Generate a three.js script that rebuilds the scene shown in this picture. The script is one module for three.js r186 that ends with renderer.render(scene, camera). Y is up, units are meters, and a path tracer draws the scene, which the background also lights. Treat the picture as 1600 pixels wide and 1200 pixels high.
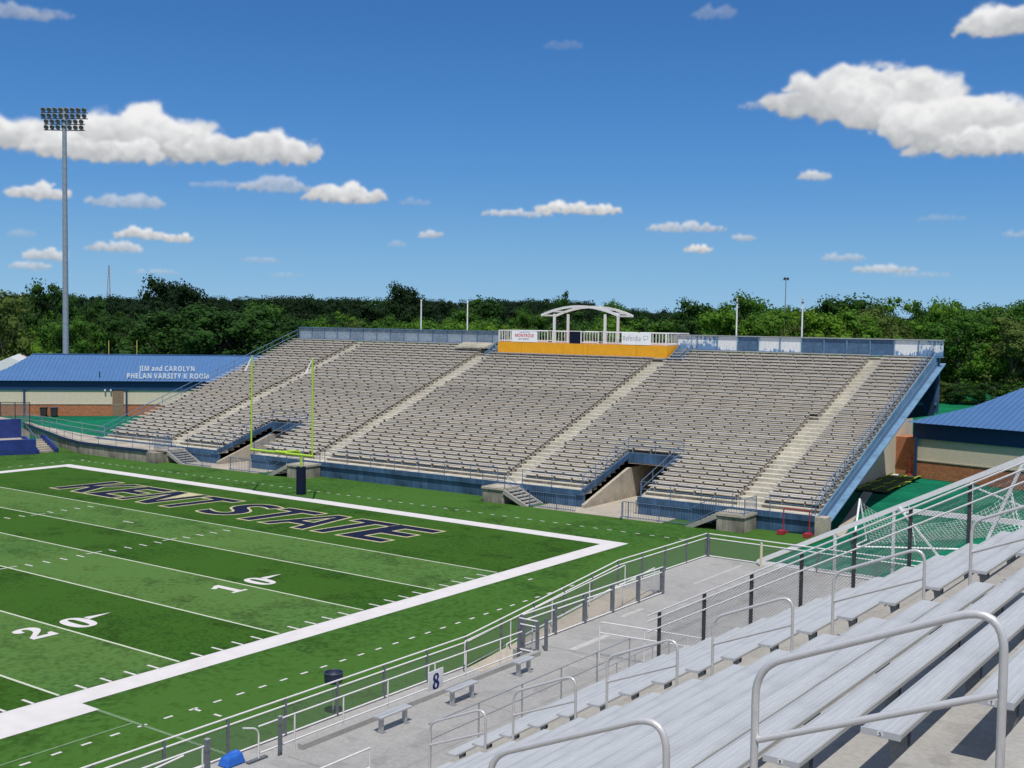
import * as THREE from 'three';
import { mergeGeometries } from 'three/addons/utils/BufferGeometryUtils.js';
import { FontLoader } from 'three/addons/loaders/FontLoader.js';

// ---------------------------------------------------------------- camera, sky, sun, exposure
const scene = new THREE.Scene();
const camera = new THREE.PerspectiveCamera(36.68, 4 / 3, 0.1, 6000);
const EYE = new THREE.Vector3(-43.458, 11.805, 31.868);
const YAW = 0.623467, PITCH = -0.053929, ROLL = 0.01441;
const fwd = new THREE.Vector3(Math.cos(PITCH) * Math.cos(YAW), Math.sin(PITCH), -Math.cos(PITCH) * Math.sin(YAW));
const rgt0 = fwd.clone().cross(new THREE.Vector3(0, 1, 0)).normalize();
const up0 = rgt0.clone().cross(fwd);
const upv = up0.clone().multiplyScalar(Math.cos(ROLL)).addScaledVector(rgt0, -Math.sin(ROLL));
camera.position.copy(EYE); camera.up.copy(upv); camera.lookAt(EYE.clone().add(fwd));
camera.updateMatrixWorld();

const SUN = new THREE.Vector3(-0.36, 1, 0.222).normalize();
const sun = new THREE.DirectionalLight(new THREE.Color(1.0, 0.955, 0.89), 3.5);
sun.position.copy(SUN).multiplyScalar(200); sun.target.position.set(0, 0, -20);
sun.castShadow = true; sun.shadow.mapSize.set(4096, 4096);
Object.assign(sun.shadow.camera, { left: -130, right: 130, top: 130, bottom: -130, near: 1, far: 500 });
scene.add(sun, sun.target);

const renderer = new THREE.WebGLRenderer({ antialias: true });
renderer.toneMapping = THREE.LinearToneMapping;
renderer.toneMappingExposure = 1.14;
renderer.shadowMap.enabled = true;

// ---------------------------------------------------------------- random numbers and noise
function rng(seed) { let a = seed >>> 0; return () => { a = (a + 0x6D2B79F5) | 0; let t = Math.imul(a ^ (a >>> 15), 1 | a); t = (t + Math.imul(t ^ (t >>> 7), 61 | t)) ^ t; return ((t ^ (t >>> 14)) >>> 0) / 4294967296; }; }
const hash2 = (x, y) => { let h = Math.imul(x, 374761393) + Math.imul(y, 668265263) | 0; h = Math.imul(h ^ (h >>> 13), 1274126177); return ((h ^ (h >>> 16)) >>> 0) / 4294967296; };
const sm = (t) => t * t * (3 - 2 * t);
function vnoise(x, y, px = 0, py = 0) {           // value noise, period px, py when given
  const xi = Math.floor(x), yi = Math.floor(y), u = sm(x - xi), v = sm(y - yi);
  const w = (a, b) => hash2(px ? ((a % px) + px) % px : a, py ? ((b % py) + py) % py : b);
  const a = w(xi, yi), b = w(xi + 1, yi), c = w(xi, yi + 1), d = w(xi + 1, yi + 1);
  return a + (b - a) * u + (c - a) * v + (a - b - c + d) * u * v;
}
function fbm(x, y, oct, px = 0, py = 0, gain = 0.5) {
  let s = 0, a = 1, n = 0, f = 1;
  for (let i = 0; i < oct; i++) { s += a * vnoise(x * f + i * 17.3 * (px ? 0 : 1), y * f + i * 9.1 * (py ? 0 : 1), px * f, py * f); n += a; a *= gain; f *= 2; }
  return s / n;
}
const clamp01 = (t) => t < 0 ? 0 : t > 1 ? 1 : t;
const sstep = (a, b, t) => sm(clamp01((t - a) / (b - a)));

// ---------------------------------------------------------------- the sky: clear summer air with fair-weather cumulus
// clouds: azimuth and elevation of the middle in degrees, half width, half height, density, seed
const R2D = 180 / Math.PI;
const dirAE = (x, y) => {                          // bearing and elevation seen along a sight line, x right and y up per unit forward
  const d = fwd.clone().addScaledVector(rgt0.clone().multiplyScalar(Math.cos(ROLL)).addScaledVector(up0, Math.sin(ROLL)), x).addScaledVector(upv, y).normalize();
  return [Math.atan2(-d.z, d.x) * R2D, Math.asin(d.y) * R2D];
};
const K = 1809.92, DEG = R2D / K;
const clouds = [];
const puff = (x, y, hw, hh, dens, seed, soft = 0.3) => { const [a, e] = dirAE((x - 800) / K, (600 - y) / K); clouds.push({ a, e, w: hw * DEG, h: hh * DEG, dens, seed, soft }); };
puff(40, 218, 130, 34, 1.0, 11, 0.5); puff(250, 224, 140, 52, 1.25, 1); puff(380, 236, 130, 36, 1.1, 2); puff(150, 236, 110, 30, 1.05, 61);
puff(535, 306, 70, 21, 1.1, 3); puff(430, 292, 62, 17, 0.55, 4, 0.7); puff(350, 290, 60, 8, 0.3, 5, 0.8);
puff(62, 301, 46, 19, 0.95, 6); puff(195, 316, 62, 15, 0.55, 7, 0.6); puff(218, 366, 42, 12, 0.95, 8); puff(176, 388, 44, 11, 0.75, 9, 0.5); puff(277, 373, 24, 9, 0.95, 10);
puff(70, 400, 34, 12, 0.8, 12); puff(44, 416, 32, 8, 0.6, 13); puff(30, 366, 22, 8, 0.25, 14, 0.8);
puff(900, 328, 78, 14, 1.0, 15); puff(805, 334, 62, 8, 0.75, 16, 0.5); puff(1072, 357, 68, 11, 0.7, 17, 0.5); puff(1162, 372, 20, 7, 0.6, 18); puff(1087, 390, 24, 9, 1.0, 19);
puff(670, 367, 20, 8, 0.7, 20); puff(1272, 276, 26, 10, 0.8, 21, 0.5); puff(648, 316, 26, 9, 0.22, 22, 0.8);
puff(1335, 150, 150, 68, 1.3, 23); puff(1400, 172, 110, 56, 1.2, 63); puff(1475, 205, 100, 50, 1.1, 24); puff(1550, 200, 125, 62, 1.2, 25); puff(1580, 225, 110, 30, 1.0, 62); puff(1185, 166, 34, 9, 0.35, 26, 0.8);
puff(1580, 38, 82, 34, 1.1, 27, 0.5); puff(1315, 403, 36, 9, 0.5, 28, 0.6); puff(1380, 422, 52, 9, 0.7, 29, 0.6); puff(1440, 430, 46, 5, 0.35, 30, 0.8); puff(1115, 22, 34, 14, 0.22, 31, 0.9);
puff(20, 20, 60, 18, 0.4, 32, 0.9); puff(70, 22, 40, 10, 0.25, 33, 0.9); puff(245, 425, 36, 5, 0.4, 34, 0.7); puff(405, 407, 36, 6, 0.3, 35, 0.8); puff(880, 72, 34, 10, 0.12, 36, 0.9);
puff(620, 382, 16, 6, 0.3, 37, 0.8); puff(1590, 366, 24, 7, 0.35, 38, 0.7); puff(1470, 342, 40, 7, 0.2, 39, 0.9); puff(448, 430, 30, 4, 0.25, 40, 0.8);
{ const r = rng(77);                               // the same scattered clouds all round the horizon, outside the view
  for (let i = 0; i < 230; i++) { const a = r() * 360 - 180, e = 3 + 72 * r() * r(); if (a > 4 && a < 68 && e < 24) continue; const s = 0.5 + Math.min(34, e) * 0.2; clouds.push({ a, e, w: s * (1 + 2 * r()), h: s * (0.25 + 0.4 * r()), dens: 0.5 + r() * 0.7, seed: 100 + i, soft: 0.4 }); } }
const SW = 4096, SH = 2048, SKYF = new Float32Array(SW * SH * 4);
{
  const stops = [[0, 0.315, 0.53, 0.735], [2.5, 0.225, 0.45, 0.7], [6.5, 0.118, 0.318, 0.645], [10.5, 0.073, 0.235, 0.56], [15.5, 0.048, 0.172, 0.455], [28, 0.04, 0.14, 0.39], [90, 0.034, 0.12, 0.34]];
  for (let j = 0; j < SH; j++) {
    const el = Math.max(0, (j + 0.5) / SH * 180 - 90), below = j < SH / 2 ? 0.55 : 1;          // row 0 lies at the bottom
    let k = 0; while (k < stops.length - 2 && el > stops[k + 1][0]) k++;
    const A = stops[Math.max(0, k - 1)], B = stops[k], C = stops[k + 1], E = stops[Math.min(stops.length - 1, k + 2)], t = (el - B[0]) / (C[0] - B[0]), t2 = t * t, t3 = t2 * t, w = C[0] - B[0];
    const v = [1, 2, 3].map((c) => { const m0 = A === B ? (C[c] - B[c]) : (C[c] - A[c]) / (C[0] - A[0]) * w, m1 = E === C ? (C[c] - B[c]) : (E[c] - B[c]) / (E[0] - B[0]) * w; return ((2 * t3 - 3 * t2 + 1) * B[c] + (t3 - 2 * t2 + t) * m0 + (-2 * t3 + 3 * t2) * C[c] + (t3 - t2) * m1) * below * 0.89; });
    for (let i = 0; i < SW; i++) { const o = (j * SW + i) * 4; SKYF[o] = v[0]; SKYF[o + 1] = v[1]; SKYF[o + 2] = v[2]; SKYF[o + 3] = 1; }
  }
  for (const c of clouds) {
    const ce = Math.max(0.2, Math.cos(c.e / R2D)), mx = 1.7;
    const j0 = Math.max(SH / 2, Math.floor((c.e - c.h * mx + 90) / 180 * SH)), j1 = Math.min(SH - 1, Math.ceil((c.e + c.h * mx + 90) / 180 * SH));
    const di = Math.ceil(c.w * mx / ce / 360 * SW), ic = Math.round((0.5 - c.a / 360) * SW);
    const sx = c.seed * 13.7, lr0 = rng(c.seed * 31 + 5), asp = c.w / c.h, lobes = [];
    for (let q = 0, N = Math.round(5 + asp * 3.2); q < N; q++) { const t = (q + 0.5 + (lr0() - 0.5) * 0.8) / N * 2 - 1, f = Math.sqrt(Math.max(0.04, 1 - t * t)), R = (0.34 + 0.38 * lr0()) * (0.45 + 0.6 * f); lobes.push([t * asp * 0.9, -0.42 + R * 0.75 + lr0() * 0.55 * f * (1 - 0.3 * R), R * 1.15]); }
    for (let q = 0, N = Math.round(2 + asp * 1.4); q < N; q++) { const t = (q + 0.5) / N * 1.7 - 0.85; lobes.push([t * asp * 0.92, -0.28, 0.5 * Math.sqrt(1.05 - t * t) + 0.12]); }
    for (let j = j0; j <= j1; j++) for (let ii = -di; ii <= di; ii++) {
      const el = (j + 0.5) / SH * 180 - 90, ux = (ii * 360 / SW) * ce, uy = el - c.e;
      const X = ux / c.h, y = uy / c.h;
      const warp = fbm(X * 1.1 + sx, y * 1.3 + sx * 0.3, 3) - 0.5, n = fbm(X * 2.6 + sx + warp, y * 3.2 - sx, 5, 0, 0, 0.55) - 0.5;
      const fine = fbm(X * 6.5 - sx, y * 7.5 + sx, 4, 0, 0, 0.6) - 0.5, px = X + warp * 0.6 + n * 0.5, py = y + warp * 0.4 + n * 0.42 + fine * 0.16;
      let D = 0, gx = 0, gy = 0;
      for (const [lx, ly, lr] of lobes) { const dx = (px - lx) / lr, dy = (py - ly) / lr * (py < ly ? 1.35 : 1), q = 1 - dx * dx - dy * dy; if (q > 0) { const w = q * q; D += w; gx += w * dx; gy += w * dy; } }
      const low = sstep(-0.75, -0.1, y + warp * 0.3); D *= 0.25 + 0.75 * sstep(-0.62, -0.3, y + warp * 0.35); const ew = 1 - 0.7 * sstep(0.1, 1, D), d = D + (n * 0.95 + fine * 0.85) * (0.35 + 0.65 * low) * ew - 0.03;
      const al = sstep(0.0, 0.42 + 0.6 * c.soft, d) * sstep(0, 0.3, D) * Math.min(1, c.dens);
      if (al <= 0.003) continue;
      const ny = D > 0 ? gy / D : 0, nx = D > 0 ? gx / D : 0;
      const up = clamp01(0.47 + 0.24 * ny + 0.1 * nx + 0.55 * y + 0.5 * n + 0.45 * warp + 0.2 * fine);
      const k = 0.9 * (0.385 + 0.475 * up) * (0.84 + 0.16 * Math.min(1, c.dens));
      const col = [k * (0.91 + 0.09 * up), k * (0.95 + 0.05 * up), k];
      const i = ((ic + ii) % SW + SW) % SW, o = (j * SW + i) * 4;
      for (let q = 0; q < 3; q++) SKYF[o + q] = SKYF[o + q] * (1 - al) + col[q] * al;
    }
  }
}
const skyTex = new THREE.DataTexture(SKYF, SW, SH, THREE.RGBAFormat, THREE.FloatType);
skyTex.mapping = THREE.EquirectangularReflectionMapping; skyTex.minFilter = skyTex.magFilter = THREE.LinearFilter; skyTex.needsUpdate = true;
scene.background = skyTex; scene.environment = skyTex;

// ---------------------------------------------------------------- textures and materials
function tex(w, h, fn, srgb = true) {
  const d = new Uint8Array(w * h * 4);
  for (let j = 0; j < h; j++) for (let i = 0; i < w; i++) { const c = fn(i / w, j / h), o = (j * w + i) * 4; for (let k = 0; k < 3; k++) d[o + k] = Math.round(255 * clamp01(Array.isArray(c) ? c[k] : c)); d[o + 3] = Array.isArray(c) && c.length > 3 ? Math.round(255 * clamp01(c[3])) : 255; }
  const t = new THREE.DataTexture(d, w, h); t.wrapS = t.wrapT = THREE.RepeatWrapping; t.magFilter = THREE.LinearFilter; t.minFilter = THREE.LinearMipmapLinearFilter; t.generateMipmaps = true; t.needsUpdate = true;
  if (srgb) t.colorSpace = THREE.SRGBColorSpace;
  return t;
}
const rep = (t, m) => { const c = t.clone(); c.repeat.set(1 / m, 1 / (Array.isArray(m) ? m[1] : m)); if (Array.isArray(m)) c.repeat.set(1 / m[0], 1 / m[1]); c.needsUpdate = true; return c; };
// grey multipliers, near 1
const nzFine = tex(256, 256, (u, v) => 0.8 + 0.2 * fbm(u * 16, v * 16, 4, 16, 16));
const nzSoft = tex(256, 256, (u, v) => 0.93 + 0.07 * fbm(u * 10, v * 10, 4, 10, 10));
const nzBlot = tex(512, 512, (u, v) => { const a = fbm(u * 6, v * 6, 5, 6, 6), b = fbm(u * 40, v * 40, 3, 40, 40); return 0.62 + 0.3 * a + 0.2 * b; });
const nzConc = tex(512, 512, (u, v) => { const a = fbm(u * 5, v * 5, 5, 5, 5), b = fbm(u * 64, v * 64, 2, 64, 64), s = fbm(u * 24, v * 3, 3, 24, 3); return 0.6 + 0.26 * a + 0.16 * b + 0.1 * s; });
const nzConcS = tex(512, 512, (u, v) => { const a = fbm(u * 5, v * 5, 5, 5, 5), b = fbm(u * 90, v * 90, 2, 90, 90), s = sstep(0.6, 0.75, fbm(u * 9 + 0.5, v * 9, 4, 9, 9)); return 0.78 + 0.14 * a + 0.1 * b - 0.06 * s; });
const nzRun = tex(512, 256, (u, v) => { const s = fbm(u * 60, v * 2, 4, 60, 2), a = fbm(u * 6, v * 4, 4, 6, 4), st = fbm(u * 18, v * 1, 2, 18, 1); return clamp01(0.42 + 0.32 * s + 0.26 * a + 0.22 * st); });
const nzAlu = tex(512, 256, (u, v) => { const s = fbm(u * 2, v * 90, 3, 2, 90), a = fbm(u * 5, v * 5, 4, 5, 5); return 0.72 + 0.16 * s + 0.16 * a; });
const nzTurf = tex(2048, 2048, (u, v) => {
  const a = fbm(u * 4, v * 4, 5, 4, 4), b = fbm(u * 150, v * 150, 3, 150, 150), c = fbm(u * 9 + 0.3, v * 14, 4, 9, 14);
  const e = fbm(u * 34, v * 34, 3, 34, 34), p = sstep(0.5, 0.66, a) * 0.1, st = sstep(0.56, 0.72, fbm(u * 16 + 0.2, v * 11 + 0.6, 4, 16, 11)) * 0.1, k = 0.62 + 0.14 * a + 0.4 * b + 0.06 * c + 0.1 * e + p * 0.6 - st; return [k * (0.94 + 0.12 * a), k, k * (0.92 + 0.1 * b)];
});
const lin = (r, g, b) => new THREE.Color().setRGB(r, g, b);
function mat(color, o = {}) {
  const m = new THREE.MeshStandardMaterial({ color, roughness: o.rough ?? 0.8, metalness: o.metal ?? 0 });
  if (o.map) m.map = o.size ? rep(o.map, o.size) : o.map;
  if (o.bump) { m.bumpMap = rep(o.bump, o.bsize ?? 1); m.bumpScale = o.bscale ?? 0.004; }
  if (o.side) m.side = o.side;
  return m;
}
const M = {
  ground: mat(lin(0.05, 0.085, 0.025), { map: nzBlot, size: 40, rough: 1 }),
  turfLight: mat(lin(0.083, 0.168, 0.042), { map: nzTurf, size: 22, rough: 0.95, bump: nzFine, bsize: 0.6, bscale: 0.02 }),
  turfDark: mat(lin(0.04, 0.106, 0.014), { map: nzTurf, size: 17, rough: 0.95, bump: nzFine, bsize: 0.6, bscale: 0.02 }),
  turfOut: mat(lin(0.054, 0.134, 0.024), { map: nzTurf, size: 27, rough: 0.95, bump: nzFine, bsize: 0.6, bscale: 0.02 }),
  teal: mat(lin(0.008, 0.195, 0.105), { map: nzBlot, size: 14, rough: 0.9 }),
  teal2: mat(lin(0.008, 0.2, 0.085), { map: nzBlot, size: 30, rough: 0.9 }),
  paint: mat(lin(0.68, 0.645, 0.635), { map: nzSoft, size: 4, rough: 0.9 }),
  paintOff: mat(lin(0.56, 0.6, 0.46), { map: nzSoft, size: 2.5, rough: 0.9 }),
  paintWorn: mat(lin(0.58, 0.57, 0.55), { map: nzConcS, size: 1.1, rough: 0.95 }),
  paintFaint: mat(lin(0.17, 0.28, 0.13), { map: nzFine, size: 2.5, rough: 0.9 }),
  navyPaint: mat(lin(0.011, 0.017, 0.05), { map: nzFine, size: 2, rough: 0.95 }),
  goldPaint: mat(lin(0.62, 0.56, 0.33), { map: nzFine, size: 2, rough: 0.9 }),
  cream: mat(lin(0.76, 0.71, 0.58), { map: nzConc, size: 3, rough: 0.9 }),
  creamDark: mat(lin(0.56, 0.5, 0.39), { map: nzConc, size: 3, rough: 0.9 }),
  conc: mat(lin(0.415, 0.405, 0.385), { map: nzConcS, size: 7, rough: 0.92, bump: nzFine, bsize: 0.5, bscale: 0.003 }),
  concStep: mat(lin(0.43, 0.41, 0.37), { map: nzConcS, size: 2.2, rough: 0.92, bump: nzFine, bsize: 0.4, bscale: 0.003 }),
  concRun: mat(lin(0.42, 0.38, 0.31), { map: nzRun, size: [5, 2.2], rough: 0.92 }),
  beige: mat(lin(0.56, 0.5, 0.4), { map: nzConc, size: 4, rough: 0.9 }),
  rampFloor: mat(lin(0.52, 0.46, 0.37), { map: nzConcS, size: 4, rough: 0.9 }),
  plank: mat(lin(0.62, 0.575, 0.545), { map: nzAlu, size: [3, 0.6], rough: 0.8 }),
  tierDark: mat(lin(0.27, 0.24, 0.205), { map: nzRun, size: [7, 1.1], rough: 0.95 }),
  bracket: mat(lin(0.28, 0.25, 0.215), { rough: 0.8 }),
  alu: mat(lin(0.59, 0.61, 0.62), { map: nzAlu, size: [2.4, 0.5], rough: 0.5, metal: 0.12 }),
  aluCap: mat(lin(0.66, 0.66, 0.68), { rough: 0.4, metal: 0.5 }),
  galv: mat(lin(0.6, 0.6, 0.6), { map: nzFine, size: 0.3, rough: 0.45, metal: 0.45 }),
  galvDark: mat(lin(0.36, 0.365, 0.38), { map: nzFine, size: 0.3, rough: 0.5, metal: 0.4 }),
  steelPost: mat(lin(0.22, 0.235, 0.26), { map: nzBlot, size: 0.7, rough: 0.6, metal: 0.2 }),
  blackPost: mat(lin(0.06, 0.062, 0.07), { map: nzBlot, size: 0.4, rough: 0.6 }),
  white: mat(lin(0.82, 0.82, 0.82), { map: nzSoft, size: 0.8, rough: 0.45 }),
  tubeAlu: mat(lin(0.72, 0.7, 0.69), { map: nzSoft, size: 0.4, rough: 0.36, metal: 0.35 }),
  whiteTube: mat(lin(0.78, 0.765, 0.755), { map: nzSoft, size: 0.7, rough: 0.4 }),
  blue: mat(lin(0.075, 0.165, 0.305), { map: nzRun, size: [6, 3], rough: 0.55 }),
  bluePale: mat(lin(0.175, 0.32, 0.48), { map: nzBlot, size: 3, rough: 0.5 }),
  blueRail: mat(lin(0.13, 0.22, 0.36), { map: nzFine, size: 0.5, rough: 0.5 }),
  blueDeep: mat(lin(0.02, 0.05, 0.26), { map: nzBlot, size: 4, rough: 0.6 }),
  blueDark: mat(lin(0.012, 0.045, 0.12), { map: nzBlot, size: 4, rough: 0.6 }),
  fascia: mat(lin(0.014, 0.06, 0.17), { map: nzFine, size: 2, rough: 0.5 }),
  roof: mat(lin(0.068, 0.168, 0.365), { map: nzSoft, size: 5, rough: 0.5 }),
  navy: mat(lin(0.008, 0.014, 0.035), { rough: 0.6 }),
  post: mat(lin(0.42, 0.62, 0.05), { rough: 0.4 }),
  orange: mat(lin(0.88, 0.41, 0.01), { map: nzSoft, size: 3, rough: 0.7 }),
  orangeFloor: mat(lin(0.72, 0.34, 0.13), { map: nzConc, size: 3, rough: 0.85 }),
  red: mat(lin(0.45, 0.03, 0.05), { map: nzFine, size: 0.4, rough: 0.5 }),
  door: mat(lin(0.3, 0.2, 0.13), { map: nzFine, size: 2, rough: 0.7 }),
  dark: mat(lin(0.02, 0.02, 0.024), { rough: 0.7 }),
  tarp: mat(lin(0.02, 0.12, 0.5), { rough: 0.5, side: THREE.DoubleSide }),
  ridge: mat(lin(0.35, 0.35, 0.36), { rough: 0.7 }),
};
M.brick = mat(lin(1, 1, 1), { map: tex(512, 256, (u, v) => {
  const rows = 16, cols = 16, y = v * rows, r = Math.floor(y), x = u * cols + (r % 2) * 0.5, c = Math.floor(x) % cols, fy = y - r, fx = x - Math.floor(x);
  if (fy < 0.14 || fx < 0.06) return [0.62, 0.52, 0.44];
  const n = hash2(c, r), k = 0.85 + 0.2 * fbm(u * 40, v * 40, 2, 40, 40); return [(0.64 + 0.16 * n) * k, (0.36 + 0.12 * n) * k, (0.2 + 0.1 * n) * k];
}), size: [3.4, 1.2], rough: 0.9 });
M.block = mat(lin(1, 1, 1), { map: tex(256, 256, (u, v) => {
  const y = v * 10, r = Math.floor(y), x = u * 5 + (r % 2) * 0.5, fy = y - r, fx = x - Math.floor(x), k = 0.94 + 0.08 * fbm(u * 20, v * 20, 3, 20, 20);
  const j = fy < 0.05 || fx < 0.025 ? 0.94 : 1; return [0.84 * k * j, 0.79 * k * j, 0.7 * k * j];
}), size: [2, 2], rough: 0.9 });
for (const n of ['turfLight', 'turfDark', 'turfOut', 'teal', 'teal2', 'ground']) { const o = M[n]; M[n] = new THREE.MeshPhysicalMaterial({ color: o.color, map: o.map, bumpMap: o.bumpMap, bumpScale: o.bumpScale, roughness: 1, specularIntensity: 0.15 }); }
for (const n of ['navyPaint', 'navy']) { const o = M[n]; M[n] = new THREE.MeshPhysicalMaterial({ color: o.color, map: o.map, roughness: 0.9, specularIntensity: 0.25 }); }
// woven wire: diagonal wires with open gaps
const linkTex = tex(128, 128, (u, v) => { const f = (t) => { const d = Math.abs(((t % 1) + 1) % 1 - 0.5) * 2; return d > 0.83 ? 1 : 0; }; return Math.max(f((u + v) * 4), f((u - v) * 4 + 0.5)); }, false);
const netTex = tex(128, 128, (u, v) => { const f = (t) => (t * 8 % 1) < 0.05 ? 1 : 0; return Math.max(f(u), f(v)); }, false);
const meshMat = (t, size, color, rough = 0.6, metal = 0.2) => { const m = new THREE.MeshStandardMaterial({ color, roughness: rough, metalness: metal, side: THREE.DoubleSide, transparent: true, alphaMap: rep(t, size) }); return m; };
M.link = meshMat(linkTex, 0.3, lin(0.34, 0.34, 0.34));
M.linkDark = meshMat(linkTex, 0.3, lin(0.2, 0.21, 0.22));
M.net = meshMat(netTex, 1.0, lin(0.72, 0.74, 0.7), 0.9, 0);

// ---------------------------------------------------------------- geometry helpers
const V = (x, y, z) => new THREE.Vector3(x, y, z);
const box = (x0, x1, y0, y1, z0, z1) => { const g = new THREE.BoxGeometry(Math.abs(x1 - x0), Math.abs(y1 - y0), Math.abs(z1 - z0)); g.translate((x0 + x1) / 2, (y0 + y1) / 2, (z0 + z1) / 2); return g; };
const cyl = (x, y0, y1, z, r0, r1 = r0, n = 10) => { const g = new THREE.CylinderGeometry(r1, r0, y1 - y0, n); g.translate(x, (y0 + y1) / 2, z); return g; };
function bar(a, b, w, h = w) {                     // rectangular bar between two points
  const d = b.clone().sub(a), L = d.length(), g = new THREE.BoxGeometry(w, h, L), z = d.normalize();
  const ref = Math.abs(z.y) > 0.99 ? V(1, 0, 0) : V(0, 1, 0), x = ref.clone().cross(z).normalize(), y = z.clone().cross(x);
  g.applyMatrix4(new THREE.Matrix4().makeBasis(x, y, z).setPosition(a.clone().add(b).multiplyScalar(0.5))); return g;
}
function sweep(pts, r, n = 8, caps = true) {       // round tube along points
  const P = [], N = [], I = [], m = pts.length; let nrm = null;
  for (let i = 0; i < m; i++) {
    const t = pts[Math.min(m - 1, i + 1)].clone().sub(pts[Math.max(0, i - 1)]).normalize();
    if (!nrm) { nrm = Math.abs(t.y) > 0.9 ? V(1, 0, 0) : V(0, 1, 0); }
    nrm = nrm.clone().addScaledVector(t, -nrm.dot(t)).normalize(); const b = t.clone().cross(nrm);
    for (let k = 0; k < n; k++) { const a = k / n * Math.PI * 2, d = nrm.clone().multiplyScalar(Math.cos(a)).addScaledVector(b, Math.sin(a)); P.push(pts[i].x + d.x * r, pts[i].y + d.y * r, pts[i].z + d.z * r); N.push(d.x, d.y, d.z); }
  }
  for (let i = 0; i < m - 1; i++) for (let k = 0; k < n; k++) { const a = i * n + k, b = i * n + (k + 1) % n; I.push(a, b, a + n, b, b + n, a + n); }
  if (caps) for (const e of [0, m - 1]) for (let k = 1; k < n - 1; k++) { const o = e * n; e ? I.push(o, o + k, o + k + 1) : I.push(o, o + k + 1, o + k); }
  const g = new THREE.BufferGeometry(); g.setAttribute('position', new THREE.Float32BufferAttribute(P, 3)); g.setAttribute('normal', new THREE.Float32BufferAttribute(N, 3)); g.setAttribute('uv', new THREE.Float32BufferAttribute(new Float32Array(P.length / 3 * 2), 2)); g.setIndex(I); return g;
}
const pipe = (a, b, r, n = 8) => sweep([a, b], r, n);
function rounded(pts, rad, seg = 5) {              // polyline with its corners rounded
  const out = [pts[0]];
  for (let i = 1; i < pts.length - 1; i++) {
    const p = pts[i], a = pts[i - 1].clone().sub(p), b = pts[i + 1].clone().sub(p), R = Math.min(Array.isArray(rad) ? rad[i] : rad, a.length() * 0.49, b.length() * 0.49); a.normalize(); b.normalize();
    const A = p.clone().addScaledVector(a, R), B = p.clone().addScaledVector(b, R);
    for (let k = 0; k <= seg; k++) { const t = k / seg; out.push(A.clone().multiplyScalar((1 - t) * (1 - t)).addScaledVector(p, 2 * t * (1 - t)).addScaledVector(B, t * t)); }
  }
  out.push(pts[pts.length - 1]); return out;
}
function poly(points, idx) {                       // flat faces: points, triangle list
  const P = []; for (const i of idx) P.push(points[i].x, points[i].y, points[i].z);
  const g = new THREE.BufferGeometry(); g.setAttribute('position', new THREE.Float32BufferAttribute(P, 3)); g.setAttribute('uv', new THREE.Float32BufferAttribute(new Float32Array(P.length / 3 * 2), 2)); g.computeVertexNormals(); return g;
}
const quad = (a, b, c, d) => poly([a, b, c, d], [0, 1, 2, 0, 2, 3]);
function prism(xy, z0, z1) {                       // polygon in x, y pushed along z
  const s = new THREE.Shape(xy.map((p) => new THREE.Vector2(p[0], p[1]))), g = new THREE.ExtrudeGeometry(s, { depth: z1 - z0, bevelEnabled: false }); g.translate(0, 0, z0); return g;
}
function slab(xz, y0, y1) {                        // polygon in x, z pushed up
  const s = new THREE.Shape(xz.map((p) => new THREE.Vector2(p[0], -p[1]))), g = new THREE.ExtrudeGeometry(s, { depth: y1 - y0, bevelEnabled: false }); g.rotateX(-Math.PI / 2); g.translate(0, y0, 0); return g;
}
function finish(gs) {                              // one geometry, uv in metres by facing
  const list = (Array.isArray(gs) ? gs : [gs]).map((g) => { const o = g.index ? g.toNonIndexed() : g; for (const k of Object.keys(o.attributes)) if (!['position', 'normal', 'uv'].includes(k)) o.deleteAttribute(k); return o; });
  const g = list.length > 1 ? mergeGeometries(list) : list[0], p = g.attributes.position, n = g.attributes.normal, uv = g.attributes.uv;
  for (let i = 0; i < p.count; i++) {
    const ax = Math.abs(n.getX(i)), ay = Math.abs(n.getY(i)), az = Math.abs(n.getZ(i));
    if (ay >= ax && ay >= az) uv.setXY(i, p.getX(i), p.getZ(i)); else if (ax >= az) uv.setXY(i, p.getZ(i), p.getY(i)); else uv.setXY(i, p.getX(i), p.getY(i));
  }
  return g;
}
// ---------------------------------------------------------------- naming
const used = new Map();
function numbered(n) { const k = used.get(n) ?? 0; used.set(n, k + 1); return k ? `${n}_${String(k).padStart(3, '0')}` : n; }
function tag(o, label, category, group, kind) { if (label) o.userData.label = label; if (category) o.userData.category = category; if (group) o.userData.group = group; if (kind) o.userData.kind = kind; return o; }
function mesh(name, gs, m, parent, keepUV) {
  const o = new THREE.Mesh(keepUV ? gs : finish(gs), m); o.castShadow = o.receiveShadow = true;
  o.name = parent ? name : numbered(name); (parent ?? scene).add(o); return o;
}
function shared(name, geometry, m, parent) { const o = new THREE.Mesh(geometry, m); o.castShadow = o.receiveShadow = true; o.name = name; parent.add(o); return o; }
function thing(name, label, category, pos = [0, 0, 0], turn = 0, group) { const o = new THREE.Group(); o.name = numbered(name); o.position.set(...pos); o.rotation.y = turn; scene.add(o); return tag(o, label, category, group); }
function struct(name, gs, m) { return tag(mesh(name, gs, m), null, null, null, 'structure'); }
function clone(src, label, pos, turn) { const o = src.clone(); o.name = numbered(src.name.replace(/_\d{3}$/, '')); o.userData = { ...src.userData }; if (label) o.userData.label = label; if (pos) o.position.set(...pos); if (turn !== undefined) o.rotation.y = turn; scene.add(o); return o; }
const font = (f) => new FontLoader().loadAsync(`fonts/droid/${f}.typeface.json`);
const sansB = await font('droid_sans_bold'), serifB = await font('droid_serif_bold'), sansR = await font('droid_sans_regular');

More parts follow.
